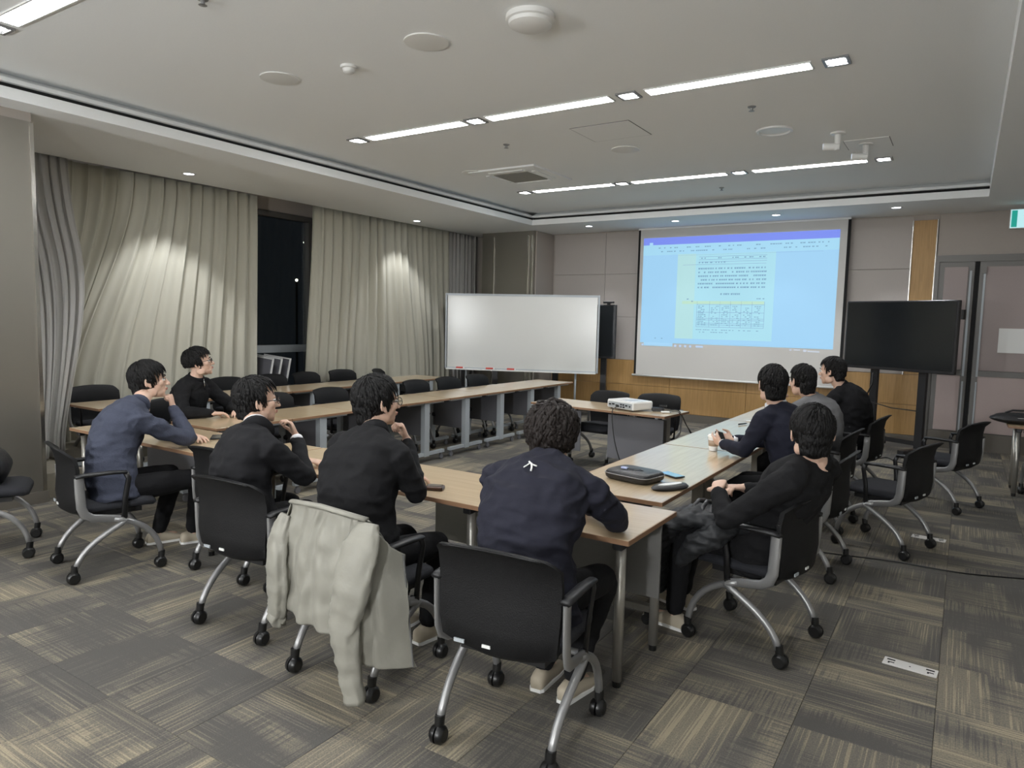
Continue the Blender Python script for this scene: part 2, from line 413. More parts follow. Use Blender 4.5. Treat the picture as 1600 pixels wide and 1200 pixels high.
# big metal column, near left
col = struct(BX('trim_3', M['steel'], (-7.1, 2.33, 1.6), (1.0, 1.0, 3.2)))
BX('column_cap', M['wallpaint'], (-7.12, 2.33, 3.23), (.98, 1.0, .10), col)
BX('corner_strip', M['chrome'], (-6.598, 2.815, 1.6), (.012, .03, 3.18), col)
BX('column_base', M['kick'], (-7.1, 2.33, .05), (1.03, 1.03, .10), col)

# ------------------------------------------------------------------ curtains
def pleat(s_, ph=0):
    return math.sin(s_ + ph + .7 * math.sin(s_ * .37 + ph)) + .35 * math.sin(2.3 * s_ + 1.1 + ph)
def smooth(t): t = max(0, min(1, t)); return t * t * (3 - 2 * t)
def curtain(name, label, m, x, ytop, ybot, npl, amp, z0=.03, z1=3.30, x_bot=None, seed=0, nu=260, k0=0.):
    def fn(u, v):
        z = z1 + (z0 - z1) * v
        k = (smooth(v * 1.15) if not k0 else smooth((v - k0) / (1 - k0))) if ybot else 0
        yt = ytop(u); yb = ybot(u) if ybot else yt
        y = yt + (yb - yt) * k
        a = amp * (.75 + .5 * v) * (.8 + .4 * noise.noise(V((u * 9, v * 1.2, seed))))
        ph = u * npl * math.tau + .9 * noise.noise(V((u * 5, v * 1.4, seed + 3)))
        xx = x + a * pleat(ph, seed) + (0 if x_bot is None else (x_bot(u) - x) * smooth(v if not k0 else v * 1.1))
        y += amp * .5 * math.cos(ph)
        return V((xx, y, z))
    o = MB().grid(fn, nu, 26).build(name, m, None, True)
    md = o.modifiers.new('thick', 'SOLIDIFY'); md.thickness = .004
    return tag(o, label, 'curtain')
def pw(pts):
    def f(u):
        for (a, b), (c, d) in zip(pts, pts[1:]):
            if u <= c: return b + (d - b) * (u - a) / (c - a)
        return pts[-1][1]
    return f
curtain('curtain', 'long cream curtain pulled left at the bottom, between metal column and window gap', M['curtain'], -8.42,
        pw([(0, 3.75), (1, 6.38)]), pw([(0, 3.5), (.34, 3.78), (.46, 4.25), (.60, 4.95), (1, 6.33)]), 15, .045,
        x_bot=pw([(0, -8.38), (.5, -8.32), (1, -8.40)]), seed=1, nu=340)
curtain('curtain', 'cream curtain hanging in even folds right of the dark window gap', M['curtain'], -8.33,
        pw([(0, 7.28), (1, 10.55)]), pw([(0, 7.12), (.3, 8.1), (.62, 9.6), (1, 10.6)]), 17, .045, seed=2, nu=340)
curtain('sheer_curtain', 'grey sheer curtain bunched beside the metal column', M['sheer'], -8.27,
        pw([(0, 3.2), (1, 3.86)]), pw([(0, 2.98), (1, 3.36)]), 7, .034, z0=.24, k0=.3, x_bot=pw([(0, -7.2), (1, -7.45)]), seed=5, nu=120)
curtain('sheer_curtain', 'grey sheer curtain in the far corner behind the whiteboard', M['sheer'], -8.36,
        pw([(0, 10.55), (1, 11.55)]), None, 8, .03, seed=6, nu=140)
# boards leaning in the window gap
for k in range(3):
    t = thing('display_board', ['leftmost of three white-edged boards leaning in the window gap', 'middle of three white-edged boards leaning in the window gap', 'rightmost of three white-edged boards leaning in the window gap'][k], 'board', (-8.62 + .05 * k, 6.40 + .11 * k, .21), 0)
    t.rotation_euler = (R(-9), R(4), 0)
    BX('panel', M['panel'], (0, 0, .43), (.55, .012, .80), t); f = MB()
    for sx in (-1, 1): f.box((sx * .285, 0, .43), (.02, .02, .86))
    f.box((0, 0, .01), (.55, .02, .02)).box((0, 0, .85), (.55, .02, .02)).build('frame', M['white'], t)
# lamps of the town, far outside
struct(BX('ground', mat('dark_ground', (.02, .02, .02, 1), .9), (-60, 30, -12.1), (90, 120, .2)))
for k, p in enumerate([(-39.0, 33.5, 6.6), (-39.5, 33.2, 4.0), (-39, 35.6, 3.2)]):
    t = thing('street_lamp', ['distant street light high in the dark window gap', 'distant street light low at the left of the window gap', 'distant street light low at the right of the window gap'][k], 'lamp', (p[0], p[1], -12))
    BX('pole', M['dark'], (0, 0, (p[2] + 12) / 2), (.12, .12, p[2] + 12), t)
    MB().ell((0, 0, p[2] + 12.1), (.10, .10, .10)).build('lamp_head', emat('distant_lamp_%d' % k, (1, .9, .75, 1), 4), t)

# ------------------------------------------------------------------ ceiling fixtures
RN = ['row nearest the camera', 'middle row', 'row nearest the screen']
ys = [2.15, 5.42, 8.73]
CN = ['left', 'middle', 'right']
first = first2 = None
for ri, y in enumerate(ys + [-1.12]):
    for ci, (xa, xb) in enumerate(((-5.31, -4.10), (-3.82, -2.58), (-2.27, -1.04))):
        lab = '%s lit strip light of the %s' % (CN[ci], RN[ri] if ri < 3 else 'row behind the camera')
        cx = (xa + xb) / 2
        if first is None:
            t = first = thing('strip_light', lab, 'ceiling light', (cx, y, 3.5), 0)
            L = xb - xa
            f = MB()
            for sy in (-1, 1): f.box((0, sy * .072, -.004), (L + .03, .012, .012))
            for sx in (-1, 1): f.box((sx * (L / 2 + .01), 0, -.004), (.012, .15, .012))
            f.build('frame', M['white'], t)
            BX('diffuser', M['strip'], (0, 0, -.004), (L, .125, .006), t)
        else: dup(first, (cx, y, 3.5), 0, lab)
    for ci, x in enumerate((-5.48, -3.96, -2.43, -.88)):
        lab = '%s square spotlight of the %s' % (['first', 'second', 'third', 'fourth'][ci], RN[ri] if ri < 3 else 'row behind the camera')
        if first2 is None:
            t = first2 = thing('square_spotlight', lab, 'ceiling light', (x, y, 3.5), 0)
            f = MB()
            for s_ in (-1, 1): f.box((0, s_ * .075, -.006), (.17, .02, .014)).box((s_ * .075, 0, -.006), (.02, .13, .014))
            f.build('frame', M['greymetal'], t)
            BX('lamp_face', M['spot'], (0, 0, -.003), (.10, .085, .005), t)
        else: dup(first2, (x, y, 3.5), 0, lab)
dls = [((-7.75, 4.95), 'square downlight in the lowered ceiling before the left curtain'), ((-7.85, 9.12), 'square downlight in the lowered ceiling before the right curtain'),
       ((-5.5, 10.83), 'leftmost downlight above the back wall'), ((-3.98, 10.83), 'second downlight from the left above the back wall'),
       ((-2.45, 10.83), 'third downlight from the left above the back wall'), ((-.9, 10.81), 'rightmost downlight above the back wall'), ((1.9, 7.5), 'downlight in the lowered ceiling at the right'), ((1.9, 3.0), 'downlight behind the right edge'), ((-7.75, .6), 'downlight left of the camera')]
fd = None
for k, ((x, y), lab) in enumerate(dls):
    if fd is None:
        t = fd = thing('downlight', lab, 'ceiling light', (x, y, ZS), 0)
        MB().rings([[V((r * math.cos(q * math.tau / 20), r * math.sin(q * math.tau / 20), z)) for q in range(20)] for r, z in ((.055, -.001), (.058, -.008), (.078, -.006), (.082, 0))], cap=False).build('rim', M['white'], t, True)
        MB().cyl((0, 0, -.004), .055, .003).build('lamp_face', M['down'], t)
    else: t = dup(fd, (x, y, ZS), 0, lab)
    if k == 2: KIDS.pop(fd.name, None)
    ld = bpy.data.lights.new('downlight_beam', 'SPOT'); ld.energy = DOWN * (1.9 if k == 0 else 1.4 if k == 1 else 1.0 if k < 6 else .8); ld.spot_size = R(92 if k < 2 else 80); ld.spot_blend = .45; ld.shadow_soft_size = .045; ld.color = (.93, .95, 1)
    lo = bpy.data.objects.new('downlight_beam', ld); C.objects.link(lo); lo.location = (x, y, ZS - .02)
# added spots, unseen behind the camera, that brighten front wall and ceiling
for k, (p, tgt, e, sz) in enumerate((((-5.5, -2.4, 3.1), (-5.5, -3.5, 1.6), 420, 110), ((-2.5, -2.4, 3.1), (-2.5, -3.5, 1.6), 420, 110), ((.8, -2.4, 3.1), (.8, -3.5, 1.6), 420, 110),
                                     ((-5.8, -2.9, 1.7), (-4.2, 3.4, 3.5), 460, 120), ((-.4, -2.9, 1.7), (-1.2, 3.6, 3.5), 500, 120))):
    ld = bpy.data.lights.new('added_wall_fill' if k < 3 else 'added_ceiling_fill', 'SPOT'); ld.energy = e; ld.spot_size = R(sz); ld.spot_blend = .7; ld.shadow_soft_size = .12; ld.color = (.96, .98, 1)
    lo = bpy.data.objects.new(ld.name, ld); C.objects.link(lo); lo.location = p
    lo.rotation_euler = (V(tgt) - V(p)).to_track_quat('-Z', 'Y').to_euler()
def disc_thing(name, label, cat, p, prof, m, extra=None):
    t = thing(name, label, cat, p, 0)
    MB().lathe((0, 0, 0), prof).build('body', m, t, True, angle=40)
    if extra: extra(t)
    return t
grille = mat('speaker_grille', srgb(150, 148, 140), .7, .2, bump=.6, scale=400)
sp_prof = [(.155, 0), (.155, -.006), (.135, -.010), (.13, -.006), (.02, -.006), (.001, -.006)]
def spk(lab, p): disc_thing('ceiling_speaker', lab, 'speaker', p, [(.15, 0), (.15, -.008), (.138, -.010)], M['white'], lambda t: MB().cyl((0, 0, -.009), .137, .006, 28).build('grille', grille, t))
spk('round ceiling speaker left of the large round detector', (-3.16, 3.75, 3.5)); spk('round ceiling speaker nearest the left cove', (-4.63, 3.74, 3.5))
spk('small grey round ceiling speaker between the middle and far light rows', (-3.18, 7.06, 3.5)); spk('faint round ceiling speaker beside the air conditioner', (-5.35, 7.3, 3.5))
disc_thing('smoke_detector', 'small white smoke detector between two ceiling speakers', 'detector', (-3.96, 3.82, 3.5), [(.06, 0), (.06, -.018), (.045, -.022), (.04, -.045), (.025, -.055), (.001, -.055)], M['white'])
def em(t): MB().box((0, 0, -.052), (.18, .012, .004)).build('seam', M['panel'], t)
disc_thing('emergency_lamp', 'large white round fitting at the top of the ceiling', 'detector', (-2.35, 3.76, 3.5), [(.15, 0), (.15, -.03), (.135, -.035), (.13, -.055), (.10, -.07), (.001, -.072)], M['white'], em)
disc_thing('ring_diffuser', 'round ceiling ring diffuser before the camera mounts', 'vent', (-1.65, 7.04, 3.5), [(.17, 0), (.165, -.014), (.14, -.016), (.13, -.004), (.001, -.004)], M['white'])
for p, lab in (((-3.9, 2.6, 3.5), 'tiny sprinkler head left of the small smoke detector'), ((-4.2, 6.3, 3.5), 'tiny sprinkler head behind the middle light row'), ((-1.65, 6.2, 3.5), 'tiny sprinkler head above the round ring diffuser'), ((-2.9, 9.6, 3.5), 'tiny sprinkler head beyond the far light row')):
    disc_thing('sprinkler', lab, 'sprinkler', p, [(.035, 0), (.03, -.008), (.012, -.012), (.012, -.035), (.025, -.037), (.001, -.040)], M['greymetal'])
t = thing('air_conditioner', 'square ceiling air conditioner cassette before the far lights', 'air conditioner', (-4.9, 7.7, 3.5), 0)
MB().prism([(-.48, -.48), (.48, -.48), (.48, .48), (-.48, .48)], 2, -.02, 0).build('panel', M['ceiling'], t)
BX('grille', grille, (0, 0, -.024), (.5, .5, .012), t, .004)
for k in range(4): MB().box((.34 * math.cos(k * R(90)), .34 * math.sin(k * R(90)), -.024), (.06 if k % 2 == 0 else .5, .5 if k % 2 == 0 else .06, .010)).build('flap', M['ceiling'], t)
t = thing('access_hatch', 'flush square access hatch outlined on the ceiling', 'hatch', (-3.02, 6.35, 3.5), 0)
BX('panel', M['ceiling'], (0, 0, -.002), (.60, .55, .004), t); f = MB()
for s_ in (-1, 1): f.box((0, s_ * .278, -.001), (.61, .006, .004)).box((s_ * .303, 0, -.001), (.006, .56, .004))
f.build('joint', M['panel'], t)
t = thing('access_hatch', 'small hatch outline right of the ceiling camera mounts', 'hatch', (-.95, 7.95, 3.5), 0)
BX('panel', M['ceiling'], (0, 0, -.002), (.40, .40, .004), t); f = MB()
for s_ in (-1, 1): f.box((s_ * .203, 0, -.001), (.006, .41, .005))
f.build('joint', M['panel'], t)
for (p, lab) in (((-1.15, 7.4, 3.5), 'nearer white ceiling camera bracket with a small lit lens'), ((-.97, 7.95, 3.5), 'farther white ceiling camera bracket above the strip light end')):
    t = thing('ceiling_camera', lab, 'camera', p, 0)
    MB().lathe((0, 0, 0), [(.07, 0), (.07, -.015), (.03, -.02), (.026, -.16), (.001, -.165)]).build('mount', M['white'], t, True, angle=40)
    MB().tube([(.02, 0, -.13), (-.12, -.02, -.12)], [.032, .036], 12).build('housing', M['white'], t, True, angle=40)
    MB().tube([(-.12, -.02, -.12), (-.126, -.021, -.12)], [.028, .028], 12).build('lens', emat('camera_glint', (.8, .88, 1, 1), .9), t)
# exit sign
ex = thing('exit_sign', 'green and white running man exit sign hanging above the doors', 'sign', (.63, 11.2, 3.10), 0)
BX('housing', M['white'], (0, 0, 0), (.52, .05, .25), ex, .006)
BX('light_panel', emat('exit_light', srgb(190, 235, 240), .95), (0, -.027, 0), (.50, .004, .23), ex)
gm = emat('exit_green', srgb(20, 165, 150), .8)
f = MB(); f.box((-.21, -.031, 0), (.06, .003, .21))
# running man
f.prism([(-.02 + .028 * math.cos(a * math.tau / 12), .075 + .028 * math.sin(a * math.tau / 12)) for a in range(12)], 1, -.034, -.030)
def limb(a, b, wd):
    a, b = V((a[0], 0, a[1])), V((b[0], 0, b[1])); d = (b - a).normalized(); n = V((-d.z, 0, d.x)) * wd
    f.prism([((a + n).x, (a + n).z), ((b + n).x, (b + n).z), ((b - n).x, (b - n).z), ((a - n).x, (a - n).z)], 1, -.034, -.030)
limb((-.03, .045), (.0, -.02), .02); limb((0, -.02), (-.05, -.045), .012); limb((-.05, -.045), (-.06, -.09), .010); limb((0, -.02), (.05, -.04), .012); limb((.05, -.04), (.10, -.03), .010)
limb((-.03, .04), (-.08, .02), .009); limb((-.08, .02), (-.11, .045), .008); limb((-.025, .04), (.03, .03), .009); limb((.03, .03), (.06, .055), .008)
f.box((.17, -.031, 0), (.10, .003, .19)); f.build('pictogram', gm, ex)
BX('hanger', M['greymetal'], (0, 0, .14), (.04, .03, .06), ex)

# ------------------------------------------------------------------ doors
def door(name, x0, x1, pull):
    d = struct(BX(name, M['doorframe'], ((x0 + x1) / 2, 11.60, 1.31), (x1 - x0, .05, 2.62)))
    w_ = x1 - x0
    BX('upper_panel', M['door'], ((x0 + x1) / 2, 11.57, 1.82), (w_ - .14, .03, 1.42), d, .004)
    BX('lower_panel', M['doorlow'], ((x0 + x1) / 2, 11.57, .64), (w_ - .14, .03, .78), d, .004)
    BX('kick_plate', M['kick'], ((x0 + x1) / 2, 11.565, .12), (w_ - .02, .03, .24), d)
    BX('rail', M['doorframe'], ((x0 + x1) / 2, 11.563, 1.07), (w_ - .04, .03, .07), d)
    BX('stile_highlight', M['bluemetal'], (pull, 11.555, 1.75), (.025, .03, 1.45), d)  # pale strip painted in for the highlight along the door edge
    BX('stile_highlight', M['bluemetal'], (pull, 11.555, .55), (.02, .03, .8), d)
    return d
d1 = door('door_1', -.38, .04, .0); d2 = door('door_2', .10, 1.1, .16)
door('door_3', 1.14, 2.1, 1.2)
tr = struct(BX('trim_4', M['doorframe'], (.85, 11.59, 2.645), (2.55, .09, .09)))
BX('jamb', M['doorframe'], (-.405, 11.59, 1.3), (.05, .09, 2.6), tr); BX('jamb', M['dark'], (.07, 11.60, 1.3), (.05, .06, 2.6), tr); BX('jamb', M['doorframe'], (2.125, 11.59, 1.3), (.05, .09, 2.6), tr)
BX('door_closer', M['doorframe'], (.15, 11.54, 2.48), (.05, .04, .10), d2)
tag(BX('paper_notice', M['white'], (.70, 11.545, 1.53), (.66, .006, .33)), 'blank white sheet stuck on the right door', 'notice')
struct(BX('baseboard_right', M['kick'], (3.05, 11.62, .12), (1.8, .05, .24)))

# ------------------------------------------------------------------ projection screen
S = thing('projection_screen', 'large pull-down projection screen showing a blue document page', 'screen', (-3.2, 11.5, .75), 0)
BX('fabric', M['screen'], (0, 0, 1.27), (3.26, .008, 2.50), S)
for s_ in (-1, 1): BX('side_border', M['dark'], (s_ * 1.645, .003, 1.27), (.05, .01, 2.50), S)
MB().tube([(-1.7, 0, 0), (1.7, 0, 0)], .018, 12).build('bottom_bar', M['white'], S, True)
BX('top_case', M['ceiling'], (0, 0, 2.515), (3.34, .04, .025), S)
def rect(mb, u0, u1, v0, v1, lay):   # u,v over the picture, v downwards
    x0, x1, z0, z1 = -1.57, 1.53, 2.36, .575
    y = -.006 - .0012 * lay
    mb.box(((x0 + (u0 + u1) / 2 * (x1 - x0)), y, z0 + (v0 + v1) / 2 * (z1 - z0)), ((u1 - u0) * (x1 - x0), .001, abs((v1 - v0) * (z1 - z0))))
def em_(n, c, s=1.): return emat(n, srgb(*c), s * .93)
im = MB(); rect(im, 0, 1, 0, 1, 0); pi = im.build('projected_image', em_('projected_blue', (158, 208, 242)), S)
def sub(nm, c, rs, lay, s=1.):
    q = MB()
    for r in rs: rect(q, *r, lay)
    return q.build(nm, em_('projected_' + nm, c, s), pi)
sub('title_bar', (122, 142, 240), [(0, 1, 0, .068)], 1)
sub('title_icon', (170, 215, 250), [(.035, .055, .045, .068)], 2)
sub('page', (168, 220, 236), [(.20, .71, .07, .95)], 1)
sub('page_margin', (178, 221, 224), [(.20, .30, .16, .95)], 2)
sub('ribbon', (164, 216, 242), [(0, 1, .068, .165)], 2)
sub('table_heading', (186, 222, 200), [(.235, .665, .598, .625)], 3)
rg = random.Random(3)
txt = []
def row(u0, u1, v, h, dens=.6, w_=(.006, .012)):
    u = u0
    while u < u1:
        ln = rg.uniform(*w_)
        if rg.random() < dens:
            a = u
            for q in range(2):
                txt.append((a + q * ln * .52, a + q * ln * .52 + ln * .4, v - h / 2, v - h / 2 + h * .45 if q else v + h / 2))
            txt.append((a, a + ln * .9, v + h * .2, v + h * .5))
        u += ln + rg.choice((.002, .002, .002, .008))
for v, d in ((.098, .5), (.132, .6)):
    row(.08, .40, v, .009, .5); row(.42, .95, v, .009, .55)
for k in range(6): row(.317, .665, .30 + k * .0345, .013, .92)
row(.44, .54, .533, .014, .9); row(.60, .66, .575, .008, .8); row(.24, .30, .58, .010, .6); row(.24, .30, .60, .010, .4)
row(.317, .46, .245, .010, .85)
for k in range(5): row(.33 + k * .075, .37 + k * .075, .205, .010, .6)
for k in range(12):
    v = .645 + k * .0155
    row(.325, .36, v, .007, .9)
    for c_ in range(5): row(.395 + c_ * .056, .43 + c_ * .056, v, .006, .5)
row(.317, .64, .862, .006, .7); row(.317, .48, .884, .006, .6); row(.06, .13, .955, .007, .5)
sub('document_text', (104, 144, 182), txt, 4, 1.)
lines = [(.317, .668, v, v + .0022) for v in (.628, .70, .755, .77, .80, .815, .835, .19, .218, .238)] + [(u, u + .0012, .60, .835) for u in (.317, .385, .44, .495, .55, .605, .667)] + [(.23, .665, .262, .264), (.20, .93, .172, .173)]
sub('table_rules', (110, 140, 190), lines, 3)
sub('taskbar_icons', (196, 220, 250), [(-.002 + .012, .008 + .012, 1.012, 1.03)] + [(.20 + k * .028, .212 + k * .028, 1.012, 1.032) for k in range(4)] + [(.32, .36, 1.012, 1.03)], 3, .9)
sub('taskbar_clock', (215, 222, 235), [(.80, .81, 1.01, 1.025), (.82, .85, 1.012, 1.02), (.865, .88, 1.01, 1.03), (.885, .94, 1.02, 1.03)], 3, .9)
sub('search_box', (165, 212, 244), [(.022, .19, .998, 1.03)], 1)

# ------------------------------------------------------------------ whiteboard
wbt = thing('whiteboard', 'large mobile whiteboard standing before the corner', 'whiteboard', (-6.36, 10.10, 0), math.degrees(math.atan2(1.0, 2.42)))
W2 = 1.31
BX('writing_surface', M['board'], (0, 0, 1.45), (W2 * 2 - .05, .02, 1.24), wbt)
f = MB().box((0, 0, 2.08), (W2 * 2, .035, .035)).box((0, 0, .815), (W2 * 2, .035, .03))
for s_ in (-1, 1): f.box((s_ * W2, 0, 1.45), (.03, .035, 1.30))
f.build('frame', M['bluemetal'], wbt)
BX('marker_tray', M['white'], (0, -.045, .80), (W2 * 2 - .04, .08, .02), wbt)
for s_ in (-1, 1):
    l_ = MB().tube([(s_ * .95, .02, .82), (s_ * .95, .02, .10)], .018, 10).build('leg', M['bluemetal'], wbt, True)
    MB().box((s_ * .95, .02, .08), (.05, .62, .04)).build('foot', M['bluemetal'], wbt)
    for y in (-.28, .32):
        MB().tube([(s_ * .95 - .012, y, .03), (s_ * .95 + .012, y, .03)], .03, 12).build('caster', M['rubber'], l_)
for k, (u, lab) in enumerate(((-1.05, 'red marker at the left end of the whiteboard tray'), (-.52, 'red eraser in the middle of the whiteboard tray'), (-.15, 'dark red marker right of the eraser on the whiteboard tray'))):
    a = R(wbt.rotation_euler.z); ca, sa = math.cos(wbt.rotation_euler.z), math.sin(wbt.rotation_euler.z)
    lx, ly = u, -.055
    t = thing('marker' if k != 1 else 'eraser', lab, 'stationery', (-6.36 + lx * ca - ly * sa, 10.10 + lx * sa + ly * ca, .812), math.degrees(wbt.rotation_euler.z))
    BX('body', M['red'], (0, 0, .014), (.12 if k == 0 else .13, .03, .028), t, .004)
    BX('cap', M['white'], (.075, 0, .014), (.02, .026, .024), t)
# ------------------------------------------------------------------ televisions on stands
def tv(label, a, b, z0, z1, legs, cam_=False, depth=.06):
    a, b = V(a), V(b); c = (a + b) / 2; w_ = (b - a).length; ang = math.degrees(math.atan2(b.y - a.y, b.x - a.x))
    t = thing('television', label, 'television', (c.x, c.y, 0), ang)
    BX('casing', M['tvframe'], (0, .02, (z0 + z1) / 2), (w_, depth, z1 - z0), t, .008)
    BX('screen', M['tv'], (0, -.012, (z0 + z1) / 2 + .01), (w_ - .05, .006, z1 - z0 - .06), t)
    for s_ in (-1, 1):
        l_ = MB().box((s_ * legs, .08, z1 * .5), (.10, .05, z1 - .10)).build('post', M['tvframe'], t)
        BX('foot', M['tvframe'], (s_ * legs, .04, .07), (.08, .66, .05), t)
        for y in (-.25, .33): MB().tube([(s_ * legs - .015, y, .035), (s_ * legs + .015, y, .035)], .034, 12).build('caster', M['rubber'], l_)
    BX('crossbar', M['tvframe'], (0, .08, .16), (legs * 2, .04, .06), t)
    if cam_: BX('webcam', M['black'], (w_ / 2 - .14, .0, z1 + .04), (.19, .05, .035), t, .006); BX('webcam_mount', M['black'], (w_ / 2 - .14, .0, z1 + .012), (.05, .04, .03), t)
    return t
tvr = tv('large black television on a stand right of the projection screen', (-1.44, 11.0), (-.09, 10.25), 1.10, 2.03, .34)
BX('speaker_bar', M['black'], (.815, .02, 1.85), (.03, .05, .12), tvr)
MB().tube([(-.31, .0, 1.05), (-.30, -.02, .9), (-.36, -.03, .75), (-.40, 0, .66)], .010, 8).build('cable', M['rubber'], tvr, True)
MB().tube([(-.38, -.02, .66), (0, -.02, .60), (.36, -.02, .60)], .007, 8).build('cable', M['rubber'], tvr, True)
tv('black television half hidden behind the left side of the whiteboard', (-8.14, 10.30), (-6.95, 11.0 - .22), 1.10, 1.98, .3)
tv('black television with webcam behind the right side of the whiteboard', (-6.38, 11.15 - .25), (-5.06, 11.2 - .1), 1.03, 1.96, .45, True)

# ================================================================== TABLES
def caster_mb(mb, x, y, r=.03):
    mb.tube([(x - .012, y, r), (x + .012, y, r)], r, 12); mb.box((x, y, r + .03), (.02, .03, .04)); return mb
def ltable(label, cx, cy, L, D, z, rot=0, group=None, kind='post', panel=None, legx=None, axis='x', topm=None, name='conference_table'):
    """table with its length along local x and depth along local y"""
    t = thing(name, label, 'table', (cx, cy, 0), rot, group)
    BX('tabletop', topm or M['top_x'], (0, 0, z - .012), (L, D, .022), t, .003)
    e = MB()
    for s_ in (-1, 1): e.box((0, s_ * (D / 2 + .001), z - .013), (L, .004, .022)).box((s_ * (L / 2 + .001), 0, z - .013), (.004, D, .022))
    e.build('edge_band', M['edge'], t)
    lx = legx or (L / 2 - .07)
    for s_ in ((-1, 1) if kind != 'leaf' else ()):
        x = s_ * lx
        if kind == 'post':
            for sy in (-1, 1):
                y = sy * (D / 2 - .08)
                l_ = MB().tube([(x, y, .03), (x, y, z - .05)], .024, 14).build('leg', M['post'], t, True)
                MB().cyl((x, y, 0), .02, .04, 12).build('glide', M['rubber'], l_)
            BX('bracket', M['black'], (x, 0, z - .045), (.05, D - .06, .04), t, .006)
        else:
            l_ = MB().box((x, 0, z / 2 + .02), (.06, .085, z - .10)).build('leg', M['bluemetal'] if kind == 'flip' else M['post'], t)
            BX('foot', M['bluemetal'] if kind == 'flip' else M['post'], (x, 0, .095), (.045, D - .10, .035), t)
            BX('bracket', M['bluemetal'], (x, 0, z - .035), (.03, D - .12, .022), t)
            for sy in (-1, 1): caster_mb(MB(), x, sy * (D / 2 - .09)).build('caster', M['rubber'] if kind != 'flip' else M['panel'], l_)
    if kind == 'leaf': BX('bracket', M['black'], (0, .1, z - .032), (L - .02, .3, .016), t)
    else: BX('crossbar', M['black'], (0, D * .12, z - .06), (2 * lx - .05, .04, .03), t)
    if panel: BX('modesty_panel', panel[0], ((panel[1] + panel[2]) / 2, panel[5] if len(panel) > 5 else D / 2 - .06, (panel[3] + panel[4]) / 2), (panel[2] - panel[1], .012, panel[4] - panel[3]), t, .003)
    return t
ltable('leftmost table of the front row, nearest the metal column', -5.10, 3.06, 1.80, .61, .72, legx=.84, panel=(M['panel'], -.75, .75, .30, .66))
ltable('middle table of the front row, before the two men in black', -2.905, 3.13, 1.81, .61, .72, legx=.80, panel=(M['lpanel'], .20, .74, .30, .66, .22))
BX_ = ltable('short right end table of the front row, under the navy sweatshirt elbow', -1.565, 3.075, .79, .60, .715, legx=.33, panel=(M['dpanel'], -.36, .36, .28, .66, .20))
ltable('short table piece joining the front row on the left', -3.99, 3.13, .325, .60, .719, kind='leaf')
for k, cy in enumerate((4.345, 6.10, 7.85)):
    ltable('%s table of the right row facing the projector' % ['nearest', 'middle', 'farthest'][k], -1.61, cy, 1.738, .65, .72, 90, kind='tfoot', legx=.78, topm=M['top_x'], panel=(M['panel'], -.7, .7, .32, .66, .24))
# narrow desks of the left inner row (L1) and window row (L2); each desk end frame faces the room
dl = None
n1 = 8
for k in range(n1):
    cy = 3.84 + k * .775
    lab = 'desk %s in the inner left row' % ['nearest the front row', 'second from the front row', 'third from the front row', 'fourth from the front row', 'fifth from the front row', 'third from the far end', 'second from the far end', 'at the far end by the whiteboard'][k]
    if dl is None: dl = ltable(lab, -5.42, cy, .64, .765, .72, kind='flip', legx=.27, panel=(M['panel'], -.25, .25, .30, .66, .0), name='narrow_desk'); dl['group'] = 'narrow desks of the inner left row'; dl.children[0]
    else: dup(dl, (-5.42, cy, 0), 0, lab, 'narrow desks of the inner left row')
for k in range(7):
    cy = 3.84 + k * .775
    dup(dl, (-7.28, cy, 0), 0, 'desk %s in the window row' % ['nearest the metal column', 'second from the metal column', 'third from the metal column', 'in the middle', 'third from the far end', 'second from the far end', 'at the far end'][k], 'narrow desks of the window row')
for r in [o for o in C.objects if o.name.startswith('modesty_panel') and o.parent and o.parent.name.startswith('narrow_desk')]: pass
# projector table: two long posts sides and panels towards us
pt = ltable('table in the middle carrying the projector', -3.32, 7.13, 1.68, .60, .72, -5, kind='tfoot', legx=.72)
BX('modesty_panel', M['panel'], (-.49, -.16, .43), (.50, .012, .46), pt, .003); BX('modesty_panel', M['panel'], (.44, -.16, .42), (.66, .012, .48), pt, .003)
rt = ltable('table cut by the right edge, carrying a black bag', 1.37, 8.83, 1.9, .60, .72, 0, legx=.86, panel=(M['door'], -.6, .85, .25, .66))

